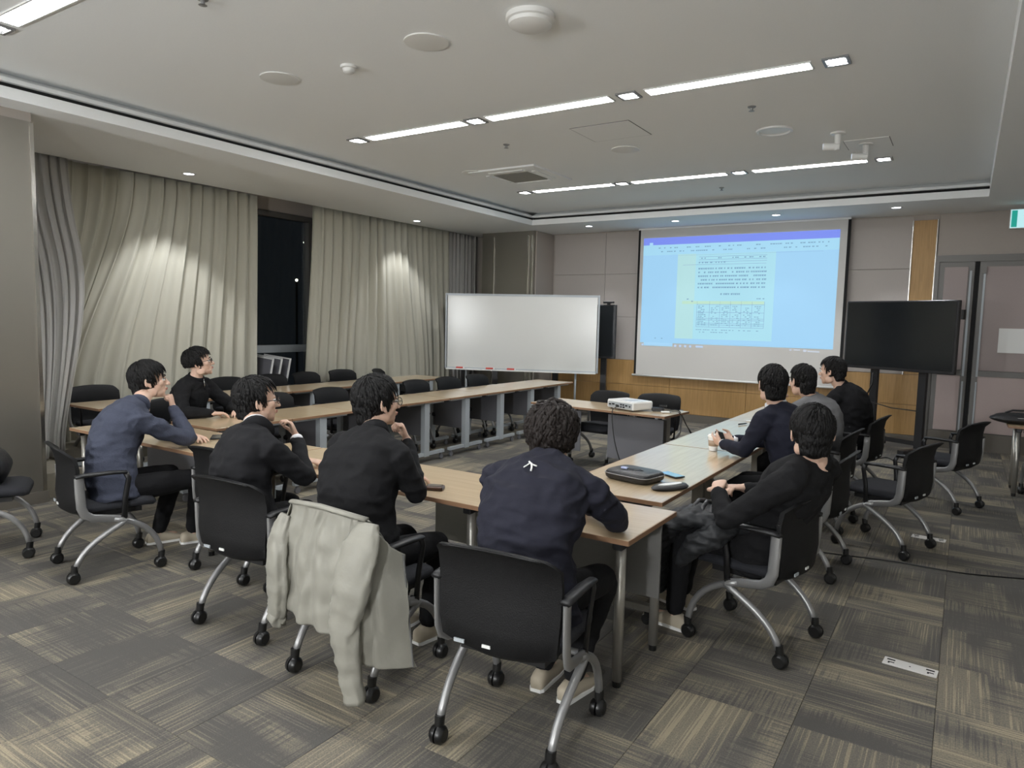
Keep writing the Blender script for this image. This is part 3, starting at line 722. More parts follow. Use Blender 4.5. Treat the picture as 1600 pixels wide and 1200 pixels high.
# ================================================================== CHAIRS
def bez(p, n=8):
    p = [V(q) for q in p]; out = []
    for i in range(n + 1):
        t = i / n
        out.append(p[0] * (1 - t) ** 3 + p[1] * 3 * t * (1 - t) ** 2 + p[2] * 3 * t * t * (1 - t) + p[3] * t ** 3)
    return out
def make_chair():
    t = thing('office_chair', '', 'chair', (0, 0, 0), 0)
    # seat cushion
    def sec(y, w_, z, h):
        n = 20; r = []
        for k in range(n):
            a = k * math.tau / n; c_, s_ = math.cos(a), math.sin(a)
            r.append(V((w_ * (abs(c_) ** .45) * (1 if c_ > 0 else -1), y, z + h * (abs(s_) ** .6) * (1 if s_ > 0 else -1))))
        return r
    MB().rings([sec(-.235, .16, .44, .012), sec(-.225, .205, .442, .026), sec(-.18, .225, .442, .032), sec(0, .238, .446, .034), sec(.16, .235, .446, .034), sec(.215, .215, .436, .032), sec(.24, .17, .426, .018)]).build('seat', M['fabric'], t, True)
    MB().box((0, -.02, .395), (.36, .34, .03)).build('seat_pan', M['black'], t)
    # backrest shell
    prof = [(-.225, .40, .205), (-.262, .43, .240), (-.270, .52, .250), (-.262, .62, .255), (-.262, .70, .257), (-.275, .77, .256), (-.298, .822, .240), (-.318, .840, .218)]
    nu = 14
    def backv(off):
        vs_ = []
        for (y, z, hw) in prof:
            for i in range(nu + 1):
                s_ = -1 + 2 * i / nu
                vs_.append(V((s_ * hw, y + off + .045 * s_ * s_ * (1 if z < .8 else .6), z + (.012 * s_ * s_ if z < .45 else -.018 * s_ * s_ if z > .8 else 0))))
        return vs_
    mb = MB(); F = backv(.010); Bk = backv(-.012); n = nu + 1; m_ = len(prof)
    mb.v = [tuple(p) for p in F + Bk]; o_ = len(F)
    for j in range(m_ - 1):
        for i in range(nu):
            a = j * n + i; mb.f += [(a, a + 1, a + n + 1, a + n), (o_ + a, o_ + a + n, o_ + a + n + 1, o_ + a + 1)]
    for i in range(nu): mb.f += [(i, o_ + i, o_ + i + 1, i + 1), ((m_ - 1) * n + i, (m_ - 1) * n + i + 1, o_ + (m_ - 1) * n + i + 1, o_ + (m_ - 1) * n + i)]
    for j in range(m_ - 1): mb.f += [(j * n, j * n + n, o_ + j * n + n, o_ + j * n), (j * n + nu, o_ + j * n + nu, o_ + j * n + n + nu, j * n + n + nu)]
    mb.mi = [0] * len(mb.f)
    bk = mb.build('backrest', M['mesh'], t, True, angle=50)
    MB().box((-.02, -.278, .455), (.035, .006, .012)).build('maker_plate', M['white'], bk)
    MB().box((-.14, -.272, .450), (.045, .006, .014)).build('latch', M['bluemetal'], bk)
    lip = [(s_ * .235 / 7, -.300 - .014 + .027 * (s_ / 7) ** 2 - .006, .834 - .018 * (s_ / 7) ** 2) for s_ in range(-6, 7)]
    MB().tube(lip, .006, 6).build('top_rim', M['greymetal'] if False else M['black'], bk, True)
    for s_ in (-1, 1):
        x = s_ * .272
        # flat bar: down from the armrest, forward under the seat
        pts = [V((x, -.215, .655)), V((x, -.213, .56)), V((x, -.208, .47)), V((x * .99, -.19, .425)), V((x * .975, -.15, .398)), V((x * .95, -.06, .380)), V((x * .93, .03, .362))]
        MB().tube(pts, [(.012, .028)] * 4 + [(.012, .025)] * 2 + [(.013, .020)], 10, up=(1, 0, 0)).build('side_frame', M['greymetal'], t, True, angle=60)
        a = MB().tube([(x, -.235, .662), (x, -.20, .668), (x, -.05, .668), (x, .045, .662)], [(.012, .022), (.014, .026), (.014, .026), (.010, .022)], 10, up=(0, 0, 1)).build('armrest', M['black'], t, True)
        MB().tube([(x, .040, .658), (x, .055, .62), (x * .97, .035, .50), (x * .94, .03, .37)], [(.010, .017)] * 4, 8, up=(1, 0, 0)).build('arm_strut', M['black'], a, True)
        for q in (-1, 1):
            ex_, ey = s_ * .245, q * .245
            if q == 1: P = bez([(x * .93, -.03, .372), (x * .93, .10, .335), (ex_, .225, .27), (ex_, .245, .085)])
            else: P = bez([(x * .93, .05, .355), (x * .93, -.08, .28), (ex_ * .97, -.205, .22), (ex_ * .97, -.245, .085)])
            l_ = MB().tube(P, [.018] * 5 + [.0175] * 4, 12).build('leg', M['greymetal'], t, True)
            cx_, cy_ = P[-1].x, P[-1].y
            cb = MB()
            for w_ in (-1, 1): cb.tube([(cx_ + w_ * .004, cy_ - .010, .038), (cx_ + w_ * .020, cy_ - .010, .038), (cx_ + w_ * .030, cy_ - .010, .038)], [.038, .036, .026], 18)
            cb.tube([(cx_, cy_ - .006, .055), (cx_, cy_, .112)], [.020, .021], 10)
            cb.build('caster', M['rubber'], l_, True, angle=40)
        MB().tube([(s_ * .235, .02, .366), (s_ * .265, .02, .366)], .021, 12).build('hub', M['black'], t, True, angle=40)
    MB().tube([(-.25, .02, .366), (.25, .02, .366)], .013, 10).build('crossbar', M['greymetal'], t, True)
    return t
chair0 = make_chair()
CH = [
 (-4.62, 2.34, -14, 'black office chair under the man in the blue-grey sweater'),
 (-3.13, 2.42, 4, 'black office chair under the man in the suit with glasses, left of the draped jacket'),
 (-2.30, 2.36, 2, 'black office chair with the pale jacket draped over its back'),
 (-1.42, 2.33, 6, 'black office chair nearest the camera, under the navy sweatshirt man'),
 (-.86, 3.75, 80, 'black office chair under the man leaning back in the right foreground'),
 (-.87, 5.10, 86, 'black office chair under the man in the navy suit holding the cup'),
 (-.98, 6.30, 84, 'black office chair under the man in grey on the right'),
 (-.88, 7.50, 82, 'black office chair under the farthest man on the right'),
 (-.435, 5.97, 72, 'empty black office chair pulled back, nearer of the two at the right'),
 (-.11, 7.69, 68, 'empty black office chair pulled back, farther of the two at the right'),
 (.84, 8.56, 4, 'black office chair cut by the right edge, behind the bag table'),
 (-5.50, 2.00, -28, 'black office chair cut by the left edge, with a dark bag on it'),
 (-3.87, 2.87, 2, 'empty black office chair pushed in between the blue-grey sweater and the suit'),
 (-6.13, 3.86, -80, 'black office chair under the man in the black zip top'),
]
lefts = [(-7.80, 3.95, -92, 'empty office chair by the curtain, nearest the metal column'), (-7.78, 5.62, -88, 'empty office chair by the curtain just right of the zip top man'),
         (-7.80, 6.30, -91, 'empty office chair by the left side of the window gap'), (-7.80, 6.95, -85, 'empty office chair by the right side of the window gap'),
         (-7.82, 7.64, -93, 'empty office chair by the right curtain, left of the widest backrest'), (-7.62, 8.34, -62, 'empty office chair turned to show a wide backrest, farthest along the curtain')]
mids = [(-5.86, 4.80, -90, 'empty office chair between the left rows, next to the zip top man'), (-5.86, 5.62, -88, 'second empty office chair between the left rows'), (-5.86, 6.30, -92, 'third empty office chair between the left rows'), (-5.86, 7.12, -88, 'fourth empty office chair between the left rows'),
        (-5.86, 7.80, -91, 'fifth empty office chair between the left rows'), (-5.86, 8.5, -90, 'farthest empty office chair between the left rows')]
ctr = [(-3.55, 7.42, 176, 'empty office chair behind the left part of the projector table'), (-2.93, 7.52, 186, 'empty office chair behind the projector')]
allc = [(c, None) for c in CH] + [(c, 'empty chairs along the curtain') for c in lefts] + [(c, 'empty chairs between the left rows') for c in mids] + [(c, 'chairs behind the projector table') for c in ctr]
for k, ((x, y, a, lab), g) in enumerate(allc):
    if k == 0: chair0.location = (x, y, 0); chair0.rotation_euler = (0, 0, R(a)); chair0['label'] = lab
    else: dup(chair0, (x, y, 0), a, lab, g)

# ================================================================== PEOPLE
def remesh(mb, name, m, vox, parent, off, fold=0, foldf=9, smooth_it=4, post=None, sharpf=None):
    vox *= 1.35 if off[1] > 4.5 else 1.0
    me = mb.mesh(name + '_src', m)
    o = bpy.data.objects.new(name + '_src', me); C.objects.link(o)
    md = o.modifiers.new('r', 'REMESH'); md.mode = 'VOXEL'; md.voxel_size = vox; md.use_smooth_shade = True
    sm = o.modifiers.new('s', 'SMOOTH'); sm.factor = .5; sm.iterations = smooth_it
    dg = bpy.context.evaluated_depsgraph_get(); dg.update()
    me2 = bpy.data.meshes.new_from_object(o.evaluated_get(dg)); me2.name = name
    bpy.data.objects.remove(o); bpy.data.meshes.remove(me)
    n = len(me2.vertices); import numpy as np
    co = np.empty(n * 3, 'f'); me2.vertices.foreach_get('co', co); co = co.reshape(-1, 3)
    if fold:
        no = np.empty(n * 3, 'f'); me2.vertices.foreach_get('normal', no); no = no.reshape(-1, 3)
        d = np.empty(n, 'f')
        for i in range(n):
            x, y, z = co[i]
            a = noise.noise(V((x * foldf * .7, y * foldf * .7, z * foldf * 1.6)))
            b = noise.noise(V((x * foldf * 2.2 + 5, y * foldf * 2.2, z * foldf * 3.2)))
            d[i] = (1 - abs(a) * 3.2) * .7 + b * .6
        co = co + no * (d * fold)[:, None]
    co = co - np.array(off, 'f')
    me2.vertices.foreach_set('co', co.reshape(-1)); me2.materials.clear(); me2.materials.append(m)
    me2.shade_smooth(); me2.update()
    ob = bpy.data.objects.new(name, me2); C.objects.link(ob); ob.parent = parent
    return ob
def frame_from(d, up):
    d = V(d).normalized(); n = V(up); n = (n - d * n.dot(d)).normalized(); return d, n, d.cross(n)
def hand(mb, wrist, d, palm, thumb, curl=(.3, .5, .4), spread=.10, s=1., thumb_in=.5):
    """wrist point, direction of the fingers, palm direction, thumb side; curl in radians per joint"""
    d, n, _ = frame_from(d, palm); l = V(thumb); l = (l - d * l.dot(d) - n * l.dot(n)).normalized(); wv = V(wrist)
    sec = []
    for t, hw, hh in ((-.02, .026, .019), (.0, .027, .019), (.03, .036, .017), (.065, .041, .015), (.088, .040, .012), (.094, .036, .008)):
        c = wv + d * t * s; sec.append([c + l * (hw * s * math.cos(a * math.tau / 12)) + n * (hh * s * math.sin(a * math.tau / 12)) for a in range(12)])
    mb.rings(sec)
    for k, (off, ln) in enumerate(((.030, .070), (.010, .078), (-.011, .072), (-.030, .056))):
        a0 = (1.5 - k) * spread
        fd = (d + l * a0).normalized(); p = wv + d * .080 * s + l * off * s; pts = [p - fd * .012 * s, p]; rad = [.0098 * s, .0098 * s]
        ang = 0
        for q, fr in enumerate((.46, .30, .24)):
            ang += curl[q] * (1 + .08 * k)
            dd = fd * math.cos(ang) + n * math.sin(ang)
            p = p + dd * ln * fr * s; pts.append(p); rad.append((.0093, .0085, .0066)[q] * s)
        mb.tube(pts, rad, 8, round_caps=True)
    b = wv + d * .018 * s + l * .026 * s
    t1 = (d * .62 + l * .72 + n * .25).normalized(); t2 = (d * .9 + l * (.35 - thumb_in) + n * (.25 + thumb_in * .8)).normalized()
    mb.tube([b - t1 * .01, b + t1 * .042 * s, b + t1 * .042 * s + t2 * .030 * s, b + t1 * .042 * s + t2 * .054 * s], [.015 * s, .0125 * s, .0108 * s, .0078 * s], 8, round_caps=True)
def headmat(c, yaw, pitch, roll=0):
    return Matrix.Translation(c) @ Matrix.Scale(1.10, 4) @ Matrix.Rotation(R(yaw), 4, 'Z') @ Matrix.Rotation(R(pitch), 4, 'X') @ Matrix.Rotation(R(roll), 4, 'Y')
def xf(mb_fn, m):
    mb = MB(); mb_fn(mb); mb.v = [tuple(m @ V(p)) for p in mb.v]; return mb
def merge(a, b): a.add(b.v, b.f); return a
CR = V((0, -.012, .028)); RR = V((.077, .098, .088))
def head_shapes(mb):
    mb.ell(CR, RR, nu=24, nv=16)
    mb.ell((0, .026, -.028), (.064, .062, .084), nu=20, nv=14)
    mb.ell((0, .038, -.078), (.048, .048, .038), nu=16, nv=10)
    mb.ell((0, .066, -.103), (.022, .018, .015))
    for s_ in (-1, 1):
        mb.ell((s_ * .040, .056, -.022), (.024, .024, .024))
        mb.ell((s_ * .052, .0, -.075), (.018, .036, .030), Matrix.Rotation(R(-20), 3, 'X'))
        # ear: shell, rim and lobe
        e = Matrix.Rotation(R(s_ * 20), 3, 'Z')
        mb.ell((s_ * .081, -.008, -.010), (.007, .018, .031), e)
        mb.tube([V((s_ * .086, -.008 - .004, -.010)) + e @ V((0, .017 * math.cos(a), .030 * math.sin(a))) for a in [math.tau * q / 12 for q in range(-1, 9)]], .0052, 6)
        mb.ell((s_ * .080, .0, -.038), (.007, .009, .009))
        mb.ell((s_ * .012, .097, -.036), (.008, .009, .008))
    mb.tube([(0, .082, .012), (0, .092, -.008), (0, .104, -.026), (0, .109, -.034)], [.008, .009, .0105, .011], 10, round_caps=True)
    mb.ell((0, .078, .014), (.046, .014, .009))
    mb.ell((0, .087, -.060), (.022, .011, .0055)); mb.ell((0, .085, -.069), (.020, .011, .006))
def hair_shapes(mb, vol, nape, front, side, n, wave, ln, rng, seed, th=1.):
    """a base cap that dips under the skin outside the hairline, and overlapping flattened locks"""
    def inhair(d):
        if d.y > .0:
            if d.z > .80 - front * 1.0 + .25 * d.y: 
                return d.z > (.62 - front) or d.y < .35
            return d.y < .22 and d.z > -side
        return d.z > -nape + .25 * max(0, d.y + .5)
    nu, nv = 40, 28; rs = []
    for j in range(nv + 1):
        la = math.pi * (.01 + .98 * j / nv); ring = []
        for i in range(nu):
            ph = math.tau * i / nu; d = V((math.sin(la) * math.cos(ph), math.sin(la) * math.sin(ph), -math.cos(la)))
            k = vol * (.75 + .25 * max(0, d.z)) if inhair(d) else -.012
            if inhair(d): k += .003 * noise.noise(d * 5 + V((seed, 0, 0)))
            ring.append(CR + V((d.x * (RR.x + k), d.y * (RR.y + k), d.z * (RR.z + k))))
        rs.append(ring)
    mb.rings(rs)
    if nape > .6:   # hair over the nape
        mb.ell((0, -.062, -.040), (.066, .042, .050 + .08 * (nape - .6))); mb.ell((0, -.060, -.070), (.052, .030, .030 + .10 * (nape - .6)))
    if nape > .6:
        for _ in range(150):
            a = rng.uniform(math.pi * 1.08, math.pi * 1.92); z0 = rng.uniform(-.075, .0); L = rng.uniform(.035, .06)
            pts = []
            for q in range(4):
                z = z0 - L * q / 3; k = 1 - max(0, -z - .05) * 3.2
                pts.append(V((.070 * k * math.cos(a), -.052 + .053 * k * math.sin(a) * (1.0 + .25 * (z > -.04)), max(z, -.055 - .11 * (nape - .35)))))
            mb.tube(pts, [(.0045, .006), (.0045, .006), (.004, .0045), (.0012, .0012)], 5, up=(math.cos(a), math.sin(a), 0))
    whorl = V((.18, -.45, .88)).normalized()
    cnt = 0; n = int(n * 2.2)
    while cnt < n:
        d = V((rng.gauss(0, 1), rng.gauss(0, 1), rng.gauss(0, 1))).normalized()
        if not inhair(d) or d.z < -.75: continue
        cnt += 1
        L = ln * rng.uniform(.7, 1.25); st = 6; pts = []; rad = []
        tw = rng.uniform(-.35, .35); lift = rng.uniform(-.003, .003) * th
        p = d.copy()
        for q in range(st):
            pos = CR + V((p.x * (RR.x + vol + lift), p.y * (RR.y + vol + lift), p.z * (RR.z + vol + lift)))
            if wave: pos += V((math.sin(q * 1.6 + cnt), math.cos(q * 1.9 + cnt * 2), math.sin(q * 1.3 + cnt * 3))) * wave
            pts.append(pos); f_ = q / (st - 1); rad.append(((.0048 * (1 - f_) ** .6 + .0008) * th, (.0062 * (1 - f_ * .7) + .0008) * th))
            g = (p - whorl); g = g - p * g.dot(p)
            if g.length < .05: g = V((tw, -.5, 0))
            g = g.normalized() + V((tw, 0, -.55)); g = g - p * g.dot(p)
            p = (p + g.normalized() * (L / st / .09)).normalized()
            if p.z < -nape and p.y < 0: p = V((p.x, p.y, -nape)).normalized()
        # keep the face clear
        if any(q.y > .085 and q.z < .045 - front * .03 for q in pts): pts = pts[:3]; rad = rad[:2] + [(.002, .001)]
        mb.tube(pts, rad, 5, up=d)
    return mb
def glasses_shapes(mb):
    for s_ in (-1, 1):
        mb.tube([(s_ * .034 + .023 * math.cos(a), .100, -.004 + .019 * math.sin(a)) for a in [math.tau * q / 16 for q in range(17)]], .0017, 6)
        mb.tube([(s_ * .057, .099, .002), (s_ * .078, .085, .004), (s_ * .085, .0, .000), (s_ * .085, -.02, -.012)], .0019, 6)
    mb.tube([(-.012, .101, .0), (0, .104, .003), (.012, .101, .0)], .0018, 6)
def person(name_lab, pelvis, neck, head, hyaw, hpitch, syaw, arms, legs, top, hair, parent_cat='person', hroll=0, glasses=False, shoe='shoe', collar=None, hem=.06, girth=1., bulge=0., fold=.0075, hairm='hair', slouch=.07, sh=.195, srise=0, open_jacket=False, zipper=False, emblem=False, sleevebell=1.):
    pelvis, neck, head = V(pelvis), V(neck), V(head)
    root = thing('person', name_lab, 'person', (pelvis.x, pelvis.y, 0))
    off = root.location
    rng = random.Random(hash(name_lab) % 1000 if False else int(pelvis.x * -1000 + pelvis.y * 77))
    fwd = V((-math.sin(R(syaw)), math.cos(R(syaw)), 0)); rt_ = V((fwd.y, -fwd.x, 0))
    sp = (neck - pelvis)
    back = (-fwd) * slouch
    spine = bez([pelvis + V((0, 0, -.02)), pelvis + sp * .33 + back * 1.0, pelvis + sp * .72 + back * 1.2, neck], 9)
    #          hips                       waist        chest               shoulders      neck
    wid = [.165, .172, .165, .160, .166, .178, .188, .188, .150, .070]
    dep = [.115, .125, .120, .115, .118, .124, .124, .112, .085, .058]
    def torso(mb, g, hemz=0):
        rs = []
        for i, p in enumerate(spine):
            t = (spine[min(i + 1, 9)] - spine[max(i - 1, 0)]).normalized(); f_ = (fwd - t * fwd.dot(t)).normalized(); r_ = t.cross(f_) * -1
            r_ = (rt_ - t * rt_.dot(t)).normalized(); f_ = t.cross(r_); f_ = f_ if f_.dot(fwd) > 0 else -f_
            ring = []
            for k in range(24):
                a = math.tau * k / 24; c_, s_ = math.cos(a), math.sin(a)
                e = .82
                ring.append(p + r_ * ((wid[i] * girth + g) * abs(c_) ** e * (1 if c_ > 0 else -1)) + f_ * ((dep[i] * girth + g + (bulge if 1 < i < 6 and s_ > 0 else 0)) * abs(s_) ** e * (1 if s_ > 0 else -1)))
            rs.append(ring)
        if hemz:
            t = (spine[0] - spine[1]).normalized(); rs.insert(0, [q + t * hemz for q in rs[0]])
        mb.rings(rs)
    S = spine[8] + (spine[9] - spine[8]) * .05
    topm = MB(); torso(topm, .016, hem)
    body = MB(); torso(body, -.006)
    sleeves = []; cuffs = MB()
    for side, (elb, wri, hd) in arms.items():
        s_ = 1 if side == 'R' else -1
        shp = S + rt_ * (s_ * sh) + V((0, 0, -.035 + srise)); elb, wri = V(elb), V(wri)
        inner = S + rt_ * (s_ * .09) + V((0, 0, .0))
        topm.tube([inner, shp + (inner - shp) * .25, shp, shp + (elb - shp) * .25, shp + (elb - shp) * .6, elb + (shp - elb) * .08], [.068, .074, .075, .068, .061, .054], 14, round_caps=True)
        topm.tube([spine[9] + rt_ * (s_ * .022) + V((0, 0, -.030)), S + rt_ * (s_ * .10) + V((0, 0, .012)), shp + V((0, 0, .004))], [.050, .058, .066], 12, round_caps=True)
        we = elb + (wri - elb) * .90
        topm.tube([elb + (shp - elb) * .05, elb, elb + (we - elb) * .35, elb + (we - elb) * .8, we], [.052, .052, .050 * sleevebell, .041 * sleevebell, .038 * sleevebell], 14, round_caps=True)
        body.tube([inner, shp, shp + (elb - shp) * .5, elb], [.052, .054, .040, .028], 10, round_caps=True)
        body.tube([elb, elb + (wri - elb) * .4, wri], [.028, .032, .026], 10, round_caps=True)
        if hd: hand(body, wri, **hd)
        if collar == 'shirt':
            q = (wri - elb).normalized(); cuffs.tube([we - q * .01, we + q * .018], [.036, .036], 14)
    # neck and head
    hm = headmat(head, hyaw, hpitch, hroll)
    merge(body, xf(head_shapes, hm))
    nb = hm @ V((0, -.028, -.075)); body.tube([hm @ V((0, -.02, -.02)), nb, nb.lerp(neck, .6), neck + V((0, 0, -.04))], [.056, .055, .058, .068], 14, round_caps=True)
    # legs
    legm = MB(); hipc = pelvis + V((0, 0, -.015))
    lf = fwd
    for side, (knee, ank, toe) in legs.items():
        s_ = 1 if side == 'R' else -1
        hp = hipc + rt_ * (s_ * .085) ; knee, ank, toe = V(knee), V(ank), V(toe)
        legm.tube([hp - (knee - hp) * .0, hp + (knee - hp) * .12, hp + (knee - hp) * .45, knee + (hp - knee) * .1], [.074, .088, .085, .068], 14, round_caps=True)
        legm.tube([knee + (hp - knee) * .04, knee, knee + (ank - knee) * .4, knee + (ank - knee) * .97], [.064, .066, .060, .050], 14, round_caps=True)
        body.tube([hp, knee], [.06, .035], 10, round_caps=True); body.tube([knee, ank + (knee - ank) * .05], [.035, .033], 10, round_caps=True)
        body.tube([ank + (knee - ank) * .06, ank + V((0, 0, -.045)), ank + toe * .10 + V((0, 0, -.06))], [.033, .032, .028], 8, round_caps=True)
        sh_ = MB(); tn = toe.normalized(); sd = V((tn.y, -tn.x, 0)); base = V((ank.x, ank.y, 0))
        rs = []
        for t_, hw, h in ((-.085, .022, .050), (-.075, .032, .072), (-.03, .036, .085), (.03, .038, .080), (.09, .044, .058), (.14, .043, .046), (.175, .034, .038), (.190, .016, .028)):
            c = base + tn * t_; rs.append([c + sd * (hw * (abs(math.cos(a)) ** .7) * (1 if math.cos(a) > 0 else -1)) + V((0, 0, .003 + h / 2 + h / 2 * (abs(math.sin(a)) ** .7) * (1 if math.sin(a) > 0 else -1))) for a in [math.tau * q / 14 for q in range(14)]])
        sh_.rings(rs); so = sh_.build('shoe', M[shoe], root, True, off)
        q = MB(); q.rings([[p + V((0, 0, 0)) for p in [V((base + tn * t_ + sd * w_ * z_).to_tuple()) + V((0, 0, zz)) for (w_, z_, zz) in ((hw, 1, .001), (hw, 1, .016), (hw, -1, .016), (hw, -1, .001))]] for t_, hw in ((-.088, .024), (-.07, .036), (.0, .040), (.1, .047), (.15, .045), (.192, .02))]); q.build('sole', M['white'] if shoe == 'shoe' else M['rubber'], so, False, off)
    legm.ell(hipc + V((0, 0, -.015)), (.150, .105, .085), Matrix.Rotation(math.atan2(-fwd.x, fwd.y), 3, 'Z'))
    bo = remesh(body, 'body', M['skin'], .0050, root, off, smooth_it=3)
    to = remesh(topm, {'suit': 'jacket'}.get(collar, 'top'), M[top], .0085, root, off, fold=fold, smooth_it=3)
    remesh(legm, 'trousers', M['trouser'], .012, root, off, fold=.004, smooth_it=2)
    # collars
    nk = spine[9]; t = (spine[9] - spine[8]).normalized()
    nt = (nb - nk).normalized()
    q = MB()
    if collar in ('shirt', 'stand'):
        q.tube([nk - nt * .03, nk + nt * .012, nk + nt * (.034 if collar == 'shirt' else .030), nk + nt * (.030 if collar == 'shirt' else .026)], [(.078, .078), (.0745, .0745), (.072, .072), (.062, .062)], 20); q.build('collar', M['shirt'] if collar == 'shirt' else M[top], root, True, off)
        if collar == 'shirt':
            c2 = MB(); c2.tube([nk - nt * .045, nk - nt * .010, nk + nt * .010, nk + nt * .006], [.095, .086, .080, .070], 20); c2.build('lapel_collar', M[top], root, True, off)
            if cuffs.v: cuffs.build('cuff', M['shirt'], root, True, off)
    else:
        q.tube([nk - nt * .03, nk + nt * .002, nk + nt * .012, nk + nt * .010], [(.078, .078), (.0735, .0735), (.071, .071), (.062, .062)], 20); q.build('collar', M[top], root, True, off)
    if zipper:
        fr = [spine[i] + fwd * (dep[i] * girth + .022) for i in (8, 7, 6)]
        fr[0] = spine[9] + fwd * (dep[9] + .02)
        MB().tube([fr[0], spine[8] + fwd * (dep[8] + .024), spine[7] + fwd * (dep[7] + .022)], .0035, 6).build('zip', M['chrome'], root, True, off)
    # hair, eyes, brows
    hs = dict(vol=.012, nape=.70, front=.22, side=.15, n=230, wave=0, ln=.075); hs.update(hair)
    hb = xf(lambda m_: hair_shapes(m_, rng=rng, seed=pelvis.x * 3, **hs), hm); hb.build('hair', M[hairm], root, True, off)
    for s_ in (-1, 1):
        e = xf(lambda m_: m_.ell((s_ * .031, .0795, -.002), (.0125, .0115, .0095)), hm); e.build('eye', M['eyewhite'], root, True, off)
        e = xf(lambda m_: (m_.ell((s_ * .031, .0895, -.002), (.0058, .003, .0058)), m_.tube([(s_ * .018, .088, .003), (s_ * .031, .0925, .0075), (s_ * .045, .085, .002)], .0018, 6)), hm); e.build('iris', M['hair'], root, True, off)
        e = xf(lambda m_: m_.tube([(s_ * .016, .0925, .019), (s_ * .032, .0915, .025), (s_ * .048, .082, .019)], [(.002, .003), (.003, .004), (.0015, .002)], 6), hm); e.build('eyebrow', M['hair'], root, True, off)
    xf(lambda m_: (m_.ell((0, .0925, -.0605), (.0195, .0085, .0045)), m_.ell((0, .091, -.068), (.017, .0085, .0048))), hm).build('lips', M['lip'], root, True, off)
    if glasses:
        g = xf(glasses_shapes, hm).build('spectacles', M['black'], root, True, off)
        xf(lambda m_: [m_.tube([(s_ * .034, .0995, -.004), (s_ * .034, .1005, -.004)], [(.019, .023), (.019, .023)], 16, up=(0, 0, 1)) for s_ in (-1, 1)], hm).build('lens', M['lens'], g, False, off)
    return root, fwd, rt_, spine, hm
def foot(x, y, tx, ty): return V((x, y, .10)), V((tx, ty, 0)).normalized()
def leg(kx, ky, kz, ax, ay, tx, ty):
    a, t = foot(ax, ay, tx, ty); return (V((kx, ky, kz)), a, t)
# 1 man in the blue-grey sweater, fist at his chin
person('man in a blue-grey sweater resting his chin on his fist, at the left', (-4.58, 2.36, .53), (-4.70, 2.60, 1.035), (-4.79, 2.73, 1.185), -28, 4, -22,
  {'R': ((-4.515, 2.85, .775), (-4.735, 2.865, .985), dict(d=(-.12, -.10, .98), palm=(-.75, -.75, 0), thumb=(-.45, .2, 0) if False else (-.7, .5, .2), curl=(1.25, 1.3, .9), spread=.02)),
   'L': ((-4.96, 2.93, .775), (-4.72, 2.99, .765), dict(d=(.95, .1, -.05), palm=(0, 0, -1), thumb=(0, 1, 0), curl=(.15, .4, .3), spread=.12))},
  {'R': leg(-4.42, 2.86, .52, -4.62, 2.93, .35, .9), 'L': leg(-4.68, 2.84, .52, -4.80, 2.78, .3, .95)},
  'bluegrey', dict(vol=.013, nape=.80, front=.34, side=.42, ln=.095, n=300), slouch=.10, hem=.10, girth=1.08, fold=.010)
# 2 man in suit with glasses
person('man in black suit and glasses, finger at his mouth, left of the draped jacket', (-3.15, 2.34, .53), (-3.27, 2.46, 1.03), (-3.38, 2.555, 1.17), -24, 2, -10,
  {'R': ((-3.02, 2.60, .76), (-3.29, 2.755, .945), dict(d=(-.25, -.25, .93), palm=(-.5, -.85, 0), thumb=(-.8, .5, 0), curl=(.5, .8, .6), spread=.06)),
   'L': ((-3.62, 2.70, .77), (-3.40, 2.90, .765), dict(d=(.8, .5, -.05), palm=(0, 0, -1), thumb=(-.3, .9, 0), curl=(.2, .4, .3)))},
  {'R': leg(-3.02, 2.80, .50, -3.00, 2.76, .05, 1), 'L': leg(-3.24, 2.82, .50, -3.26, 2.80, -.1, 1)},
  'blacksuit', dict(vol=.013, nape=.66, front=.24, side=.12, n=280, wave=.0015, ln=.07), glasses=True, collar='shirt', shoe='shoedark', slouch=.09, hem=.10)
# 3 man in black, behind the draped jacket
person('man in black jacket and glasses, hand at chin, behind the draped pale jacket', (-2.34, 2.36, .53), (-2.47, 2.56, 1.075), (-2.535, 2.65, 1.225), -20, 2, -8,
  {'R': ((-2.22, 2.60, .79), (-2.475, 2.81, 1.01), dict(d=(-.22, -.25, .94), palm=(-.6, -.8, 0), thumb=(-.7, .6, 0), curl=(.9, 1.2, .8), spread=.04)),
   'L': ((-2.80, 2.68, .78), (-2.62, 2.96, .765), dict(d=(.6, .6, -.05), palm=(0, 0, -1), thumb=(.7, .2, 0), curl=(.2, .4, .3)))},
  {'R': leg(-2.22, 2.80, .50, -2.24, 2.72, .1, 1), 'L': leg(-2.44, 2.80, .50, -2.44, 2.70, -.05, 1)},
  'blacktop', dict(vol=.015, nape=.78, front=.26, side=.30, ln=.085, n=300), glasses=True, collar='stand', girth=1.12, sh=.215, slouch=.09, hem=.10)
